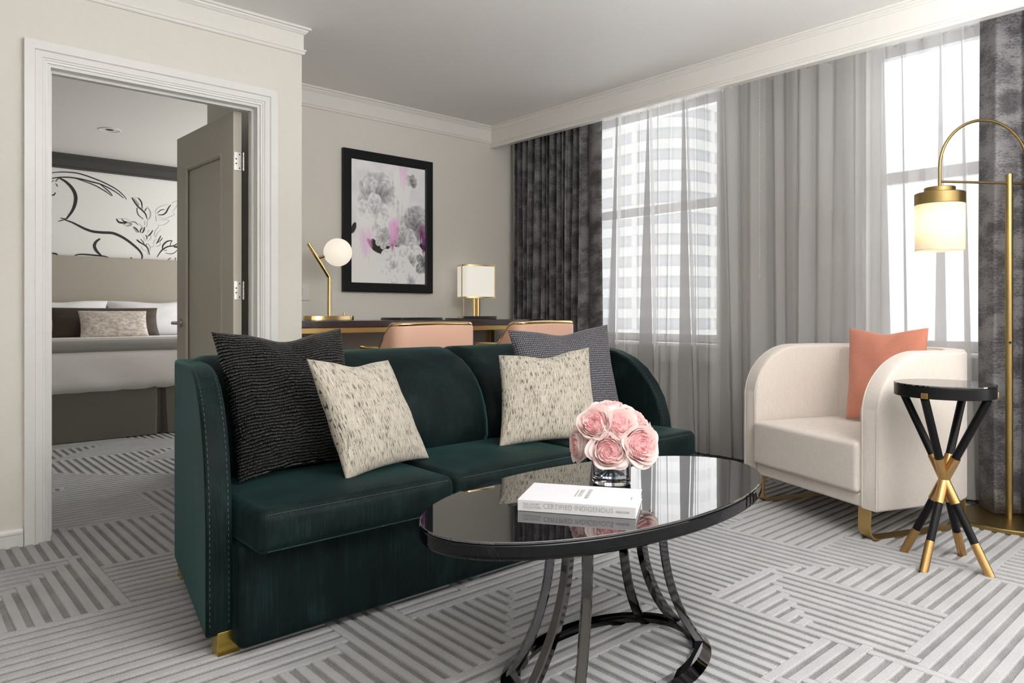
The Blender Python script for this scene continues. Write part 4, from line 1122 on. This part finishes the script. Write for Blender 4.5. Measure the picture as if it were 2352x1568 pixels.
def box_lamp():
    t = thing('box_lamp', 'small brass table lamp with a lit cream half-round shade', 'lamp', (3.60, 4.46, ZD), R(-14))
    bm = BM(); box(bm, -.135, .135, -.07, .07, .001, .022); mkobj('base', bm, M['brass'], t, bevel=.003)
    bm = BM()
    for x in (-.018, .018): lathe(bm, [(.015, .022), (.015, .165)], x, 0, 16)
    mkobj('stem', bm, M['brass'], t)
    z0, z1 = .165, .430
    plan = [(-.135 + .07 * (1 - math.sin(R(a))) * 1.0, -.075 * math.cos(R(a)) * 1) for a in range(0, 91, 15)]
    pl = [(-.135, .07), (-.135, -.02)] + [(-.135 + .055 - .055 * math.cos(R(a)), -.02 - .055 * math.sin(R(a))) for a in range(15, 91, 15)] + [(.135, -.075), (.135, .07)]
    bm = BM(); rings(bm, [[(x * .985, y * .97, z0 + .004) for x, y in pl], [(x * .985, y * .97, z1 - .004) for x, y in pl]]); mkobj('shade', bm, M['shade_box'], t, angle=40)['label'] = 'lit cream shade'
    for z in (z0, z1 - .012):
        bm = BM(); rings(bm, [[(x, y, z) for x, y in pl], [(x, y, z + .012) for x, y in pl]]); mkobj('shade_rim', bm, M['brass'], t, angle=40)['label'] = 'polished brass rim'
    for x in (-.134, .131):
        bm = BM(); box(bm, x - .004, x + .006, -.03 if x < 0 else -.077, -.020 if x < 0 else -.067, z0 + .012, z1 - .012); mkobj('shade_post', bm, M['brass'], t, smooth=False)
    bm = BM(); tube(bm, [(-.10, .02, .022), (-.10, .02, .165)], .0022, 8); mkobj('pull_rod', bm, M['brass'], t)
box_lamp()
def folder(name, label, loc, rz, w, d, h, layers=2):
    t = thing(name, label, 'folder', loc, rz)
    for k in range(layers):
        bm = BM(); z = k * h / layers; box(bm, -w / 2 + .004 * k, w / 2 - .003 * k, -d / 2, d / 2, z + .0005, z + h / layers - .0006)
        mkobj('leather_cover' if k % 2 == 0 else 'paper_pad', bm, M['leather'], t, bevel=.0015)
folder('desk_folder', 'closed black leather folder lying in the middle of the desk', (2.86, 4.27, ZD), R(2), .36, .25, .016)
folder('desk_folder', 'thin black leather pad on the desk beside the box lamp\'s base', (3.42, 4.30, ZD), R(-6), .34, .20, .009, 1)
folder('desk_folder', 'black leather notebook lying on the thin pad before the box lamp', (3.50, 4.29, ZD + .0095), R(-10), .22, .15, .014)

# framed floral print
def picture():
    def onwall(px, py):
        F, HY, ya = 1643.35, 717.35, R(41.784); k = (px - 1176) / F
        rx = math.sin(ya) + k * math.cos(ya); ry = math.cos(ya) - k * math.sin(ya); tt = (YF - .03) / ry
        return tt * rx, 1.02 + (HY - py) / F * tt
    x0, z1 = onwall(789, 338); x1, z0 = onwall(994, 672); z0 = onwall(788, 669)[1]
    t = thing('framed_picture', 'tall black-framed grey floral print with pink drips on the far wall', 'picture', ((x0 + x1) / 2, YF, (z0 + z1) / 2))
    w, h = (x1 - x0) / 2, (z1 - z0) / 2; fw = .068
    bm = BM(); rr = sweep2d([(-w, -h), (w, -h), (w, h), (-w, h)], [(0, .002), (0, .032), (.006, .036), (fw - .02, .034), (fw, .024), (fw, .002)], 1, True); rr.append(rr[0])
    rings(bm, [[(a, -d, b) for a, b, d in r] for r in rr], cap=False); mkobj('frame', bm, M['ebony'], t, angle=25)
    # the print: colours worked out on a grid and stored per corner
    rng = np.random.default_rng(5)
    NX, NY = 150, 232
    U, V = np.meshgrid((np.arange(NX) + .5) / NX, (np.arange(NY) + .5) / NY)   # V down
    A = (2 * (h - fw)) / (2 * (w - fw)); YY = V * A
    def fbm(fx, fy, seed):
        r = np.random.default_rng(seed); out = np.zeros_like(U); amp = 1
        for o in range(4):
            gx, gy = int(fx * 2 ** o) + 2, int(fy * 2 ** o) + 2; g = r.random((gy + 1, gx + 1))
            x = U * (gx - 1); y = V * (gy - 1); ix = x.astype(int); iy = y.astype(int); a = x - ix; b = y - iy
            a = a * a * (3 - 2 * a); b = b * b * (3 - 2 * b)
            out += amp * ((g[iy, ix] * (1 - a) + g[iy, ix + 1] * a) * (1 - b) + (g[iy + 1, ix] * (1 - a) + g[iy + 1, ix + 1] * a) * b); amp *= .5
        return out / 1.875
    n1 = fbm(5, 8, 1); n2 = fbm(14, 20, 2)
    g = .70 + .10 * (n1 - .5) + .34 * np.clip((V - .55) * 2, 0, 1) * np.clip((.62 - U) * 3, 0, 1) - .05 * V
    def petal(cx, cy, a, b, th, lo, hi, alpha=1.0):
        nonlocal g
        c, s = math.cos(th), math.sin(th); X = U - cx; Y = YY - cy
        x = (X * c + Y * s) / a + .5 * (n2 - .5); y = (-X * s + Y * c) / b + .5 * (n1 - .5)
        r2 = x * x + y * y; m = np.clip((1 - r2) * 9, 0, 1) * alpha
        sh = lo + (hi - lo) * np.clip((x + 1) / 2, 0, 1) ** 1.3 + .12 * np.clip((r2 - .72) * 4, 0, 1) - .05 * np.cos(y * 7)
        g = g * (1 - m) + sh * m
    def flower(cx, cy, R0, seed, lo=.22, hi=.82, rings_=4, n0=9):
        r = np.random.default_rng(seed)
        for k in range(rings_):
            q = 1 - k / (rings_ + .3); n = max(4, int(n0 * q) + 2)
            for i in range(n):
                th = 2 * PI * i / n + r.random() * .9; rr = R0 * q * .62
                petal(cx + rr * math.cos(th), cy + rr * math.sin(th), R0 * .44 * (.6 + .5 * q), R0 * .36 * (.6 + .5 * q), th, lo + .18 * r.random(), hi - .22 * r.random())
    def leaf(cx, cy, a, b, th):
        petal(cx, cy, a, b, th, .03, .06)
    leaf(.34, .70 * A, .14, .07, .5); leaf(.50, .70 * A, .09, .06, 1.2); leaf(.66, .69 * A, .09, .10, 1.3); leaf(.82, .72 * A, .07, .13, 1.2); leaf(.93, .66 * A, .09, .09, .3); leaf(.03, .56 * A, .03, .07, .4); leaf(.52, .96 * A, .08, .08, .9)
    flower(.36, .27 * A, .27, 11, .25, .72); flower(.30, .42 * A, .20, 12, .42, .86, 3); flower(.88, .50 * A, .24, 13, .20, .66); flower(.42, .62 * A, .12, 14, .35, .75, 2, 5); flower(.80, .12 * A, .08, 19, .2, .6, 2, 5); flower(.70, .62 * A, .16, 21, .3, .72, 2, 6)
    flower(.80, .80 * A, .20, 15, .28, .90); flower(.56, .84 * A, .20, 16, .34, .98, 4, 8); flower(.80, .97 * A, .20, 17, .4, 1.0, 4, 9); flower(.98, .82 * A, .13, 18, .15, .6, 3, 6); flower(.55, 1.0 * A, .12, 20, .4, 1.0, 3, 7)
    # white and pink paint runs
    cs = fbm(60, 2, 7); cs2 = fbm(34, 3, 8)
    rgb = np.stack([g, g, g * 1.02 + .004], -1)
    def drip(u0, u1, v0, v1, col, al, fade=.3):
        nonlocal rgb
        c = (u0 + u1) / 2; hw = (u1 - u0) / 2
        prof = np.clip(1 - (np.abs(U - c) / hw) ** 2.5, 0, 1)
        end = v1 - (v1 - v0) * .55 * np.clip(cs * 1.6 - .35, 0, 1) - (v1 - v0) * .25 * (np.abs(U - c) / hw) ** 2
        m = prof * np.clip((V - v0) / (.10), 0, 1) * np.clip((end - V) / .06, 0, 1) * al * (.35 + .9 * cs2)
        m = np.clip(m, 0, 1)[..., None]
        rgb = rgb * (1 - m) + np.array(col) * m
    drip(.55, .80, .02, .55, (.88, .88, .88), .95); drip(.48, .62, .30, .62, (.90, .90, .91), .8); drip(.05, .33, .40, .68, (.90, .90, .90), .75); drip(.68, .78, .5, .78, (.72, .72, .74), .9)
    drip(.62, .76, -.06, .34, (.76, .52, .68), .95); drip(.09, .29, .52, .97, (.84, .56, .73), .95); drip(.48, .64, .40, .76, (.74, .44, .64), .95); drip(.90, 1.02, .46, .78, (.30, .13, .27), 1.0); drip(.50, .60, .62, .76, (.45, .17, .36), .8)
    rgb = np.clip((rgb * 1.16 - .58) * 1.45 + .62, .02, 1) ** 1.25 * .95
    bm = BM(); cl_ = bm.verts.layers.float_color.new('paint')
    xs = np.linspace(-(w - fw), w - fw, NX); zs = np.linspace(h - fw, -(h - fw), NY)
    vs = [[bm.verts.new((x, -.020, z)) for x in xs] for z in zs]
    for j in range(NY):
        for i in range(NX): vs[j][i][cl_] = (*rgb[j, i], 1)
    for j in range(NY - 1):
        for i in range(NX - 1): bm.faces.new((vs[j][i], vs[j][i + 1], vs[j + 1][i + 1], vs[j + 1][i]))
    mt = mat('floral_print', (.6, .6, .6), .45); an = mt.node_tree.nodes.new('ShaderNodeAttribute'); an.attribute_name = 'paint'; setcol(mt, an.outputs['Color'])
    me = bpy.data.meshes.new('print'); bm.to_mesh(me); bm.free(); me.materials.append(mt)
    o = bpy.data.objects.new('print', me); COL.objects.link(o); o.parent = t
    bm = BM(); box(bm, -w + .03, w - .03, -.018, -.001, -h + .03, h - .03); mkobj('backing_board', bm, M['black'], t, smooth=False)
picture()
sw = thing('light_switch', 'white wall switch plate by the doorway wall above the desk', 'switch', (2.235, YF, 1.165))
bm = BM(); box(bm, -.045, .045, -.008, 0, -.06, .06); mkobj('plate', bm, M['plastic'], sw, bevel=.003)
bm = BM(); box(bm, -.012, .012, -.012, -.008, -.025, .025); mkobj('rocker', bm, M['plastic'], sw, bevel=.001)

# ------------------------------------------------------------------ bed
def bed():
    x0, x1, y0, y1 = .74, 2.76, 6.40, 8.20
    t = thing('bed', 'white made-up bed with taupe headboard and dark skirt in the bedroom', 'bed', ((x0 + x1) / 2, 7.3, 0))
    ox, oy = (x0 + x1) / 2, 7.3
    def sh(bm): bmesh.ops.translate(bm, verts=bm.verts, vec=(-ox, -oy, 0)); return bm
    bm = BM(); softbox(bm, x0 - .55, x1 + .35, 8.20, 8.294, .30, 1.585, .03); mkobj('headboard', sh(bm), M['headboard'], t)
    # skirt with an inverted pleat in the foot side
    pc = 1.80; g = .035
    pathp = [(x0 + .02, y1), (x0 + .02, y0 + .02), (pc - g, y0 + .02), (pc - g * .3, y0 + .07), (pc + g * .3, y0 + .07), (pc + g, y0 + .02), (x1 - .02, y0 + .02), (x1 - .02, y1)]
    def spread(f):
        return [(x + ((g * .45) * (1 - f) * (-1 if x < pc else 1) if abs(abs(x - pc) - g) < 1e-6 else 0), y - .012 * (1 - f) * (1 if y < y0 + .05 else 0)) for x, y in pathp]
    bm = BM(); rings(bm, [[(x, y, .012) for x, y in spread(0)], [(x, y, .2) for x, y in spread(.5)], [(x, y, .44) for x, y in spread(1)]], cap=False, closed=False); o = mkobj('bed_skirt', sh(bm), M['skirt'], t, smooth=False)
    md = o.modifiers.new('solid', 'SOLIDIFY'); md.thickness = .006
    bm = BM(); softbox(bm, x0 + .04, x1 - .04, y0 + .08, y1, .05, .60, .04); mkobj('box_spring', sh(bm), M['duvet'], t)
    # duvet, with soft creases towards its hem
    bm = BM(); softbox(bm, x0 - .02, x1 + .02, y0 - .03, y1 - .02, .385, .745, .085, .02, .02, n=25)
    for v in bm.verts:
        k = max(0, 1 - (v.co.z - .385) / .16); v.co.z += .006 * k * math.sin(v.co.x * 11 + math.sin(v.co.x * 5)) ; v.co.y += (.016 * k * math.sin(v.co.x * 23 + 2 * math.sin(v.co.x * 7)) + .006 * fnoise(v.co.x * 3, v.co.z * 8)) * (1 if v.co.y < y0 + .2 else 0)
    mkobj('duvet', sh(bm), M['duvet'], t, angle=60)
    bm = BM(); softbox(bm, x0 - .01, x1 + .01, y0 + .55, y1 - .02, .70, .775, .03, .02); mkobj('top_sheet', sh(bm), M['whitelinen'], t)
bed()
bm = BM(); softbox(bm, .70, 2.80, 6.362, 6.98, .705, .800, .035, .008, .006)
tag(mkobj('throw_blanket', bm, M['throw']), 'folded grey throw blanket across the foot of the bed', 'blanket')
def bp(name, label, x0, x1, z0, z1, y, lean, T, m, **k):
    return tag(pillow(name, (x0, y + lean, z1), (x1, y + lean, z1), (x1, y, z0), (x0, y, z0), T, m, **k), label, 'pillow', 'pillows on the bed')
bp('pillow', 'plump white pillow on the left half of the bed', 0.84, 1.76, .775, 1.135, 7.86, .16, .15, M['whitelinen'], pinch=.11, dent=.10, seed=11)
bp('pillow', 'plump white pillow on the right half of the bed beside the open door', 1.71, 2.64, .775, 1.135, 7.87, .16, .15, M['whitelinen'], pinch=.11, dent=.10, seed=12)
bp('pillow', 'long dark brown velvet bolster pillow behind the beige one on the bed', 1.20, 2.13, .780, 1.065, 7.62, .10, .07, M['brownvelvet'], pinch=.05, seed=13)
bp('pillow', 'crushed beige velvet lumbar pillow at the front of the bed pillows', 1.40, 1.98, .785, 1.035, 7.44, .10, .065, M['crushed'], pinch=.05, seed=14)

# ------------------------------------------------------------------ daylight and added fill light
w = bpy.data.worlds.new('daylight'); S.world = w; w.use_nodes = True
nt = w.node_tree; bg = nt.nodes['Background']; bg.inputs['Color'].default_value = (0.93, 0.965, 1.0, 1); bg.inputs['Strength'].default_value = 0.86

def daylight(name, loc, rot, sx, sy, power, col=(1, .975, .94)):  # area light for window daylight, also used for the ceiling fill
    l = bpy.data.lights.new(name, 'AREA'); l.shape = 'RECTANGLE'; l.size = sx; l.size_y = sy; l.energy = power; l.color = col
    o = bpy.data.objects.new(name, l); COL.objects.link(o); o.location = loc; o.rotation_euler = rot
daylight('window_daylight', (XW - .02, -1.7, 1.4), (0, R(90), 0), 2.0, 1.9, 20, (1, 1, 1))  # extra fill added at the unseen window behind the camera
daylight('bedroom_window_daylight', (XW - .02, 6.45, 1.5), (0, R(90), 0), 1.7, 2.2, 24)
daylight('window_daylight', (XW + .5, 1.1, 1.75), (0, R(90), 0), 1.9, 1.5, 7, (1, 1, 1))
daylight('window_daylight', (XW + .5, 3.4, 1.75), (0, R(90), 0), 1.9, 1.4, 13, (1, 1, 1))
daylight('ceiling_bounce_fill', (1.75, -.85, 1.50), (PI, 0, 0), 1.3, 1.3, 124, (.985, .99, 1))  # unseen area light without a fixture, added to bounce fill off the ceiling
vs = S.view_settings; S.display_settings.display_device = 'sRGB'
vs.view_transform = 'Standard'; vs.look = 'None'; vs.gamma = 1.0; vs.use_curve_mapping = False; vs.exposure = 1.27
S.cycles.use_denoising = True
S.cycles.max_bounces = 10; S.cycles.diffuse_bounces = 5; S.cycles.transparent_max_bounces = 24; S.cycles.glossy_bounces = 5; S.cycles.transmission_bounces = 8
S.cycles.sample_clamp_indirect = 8
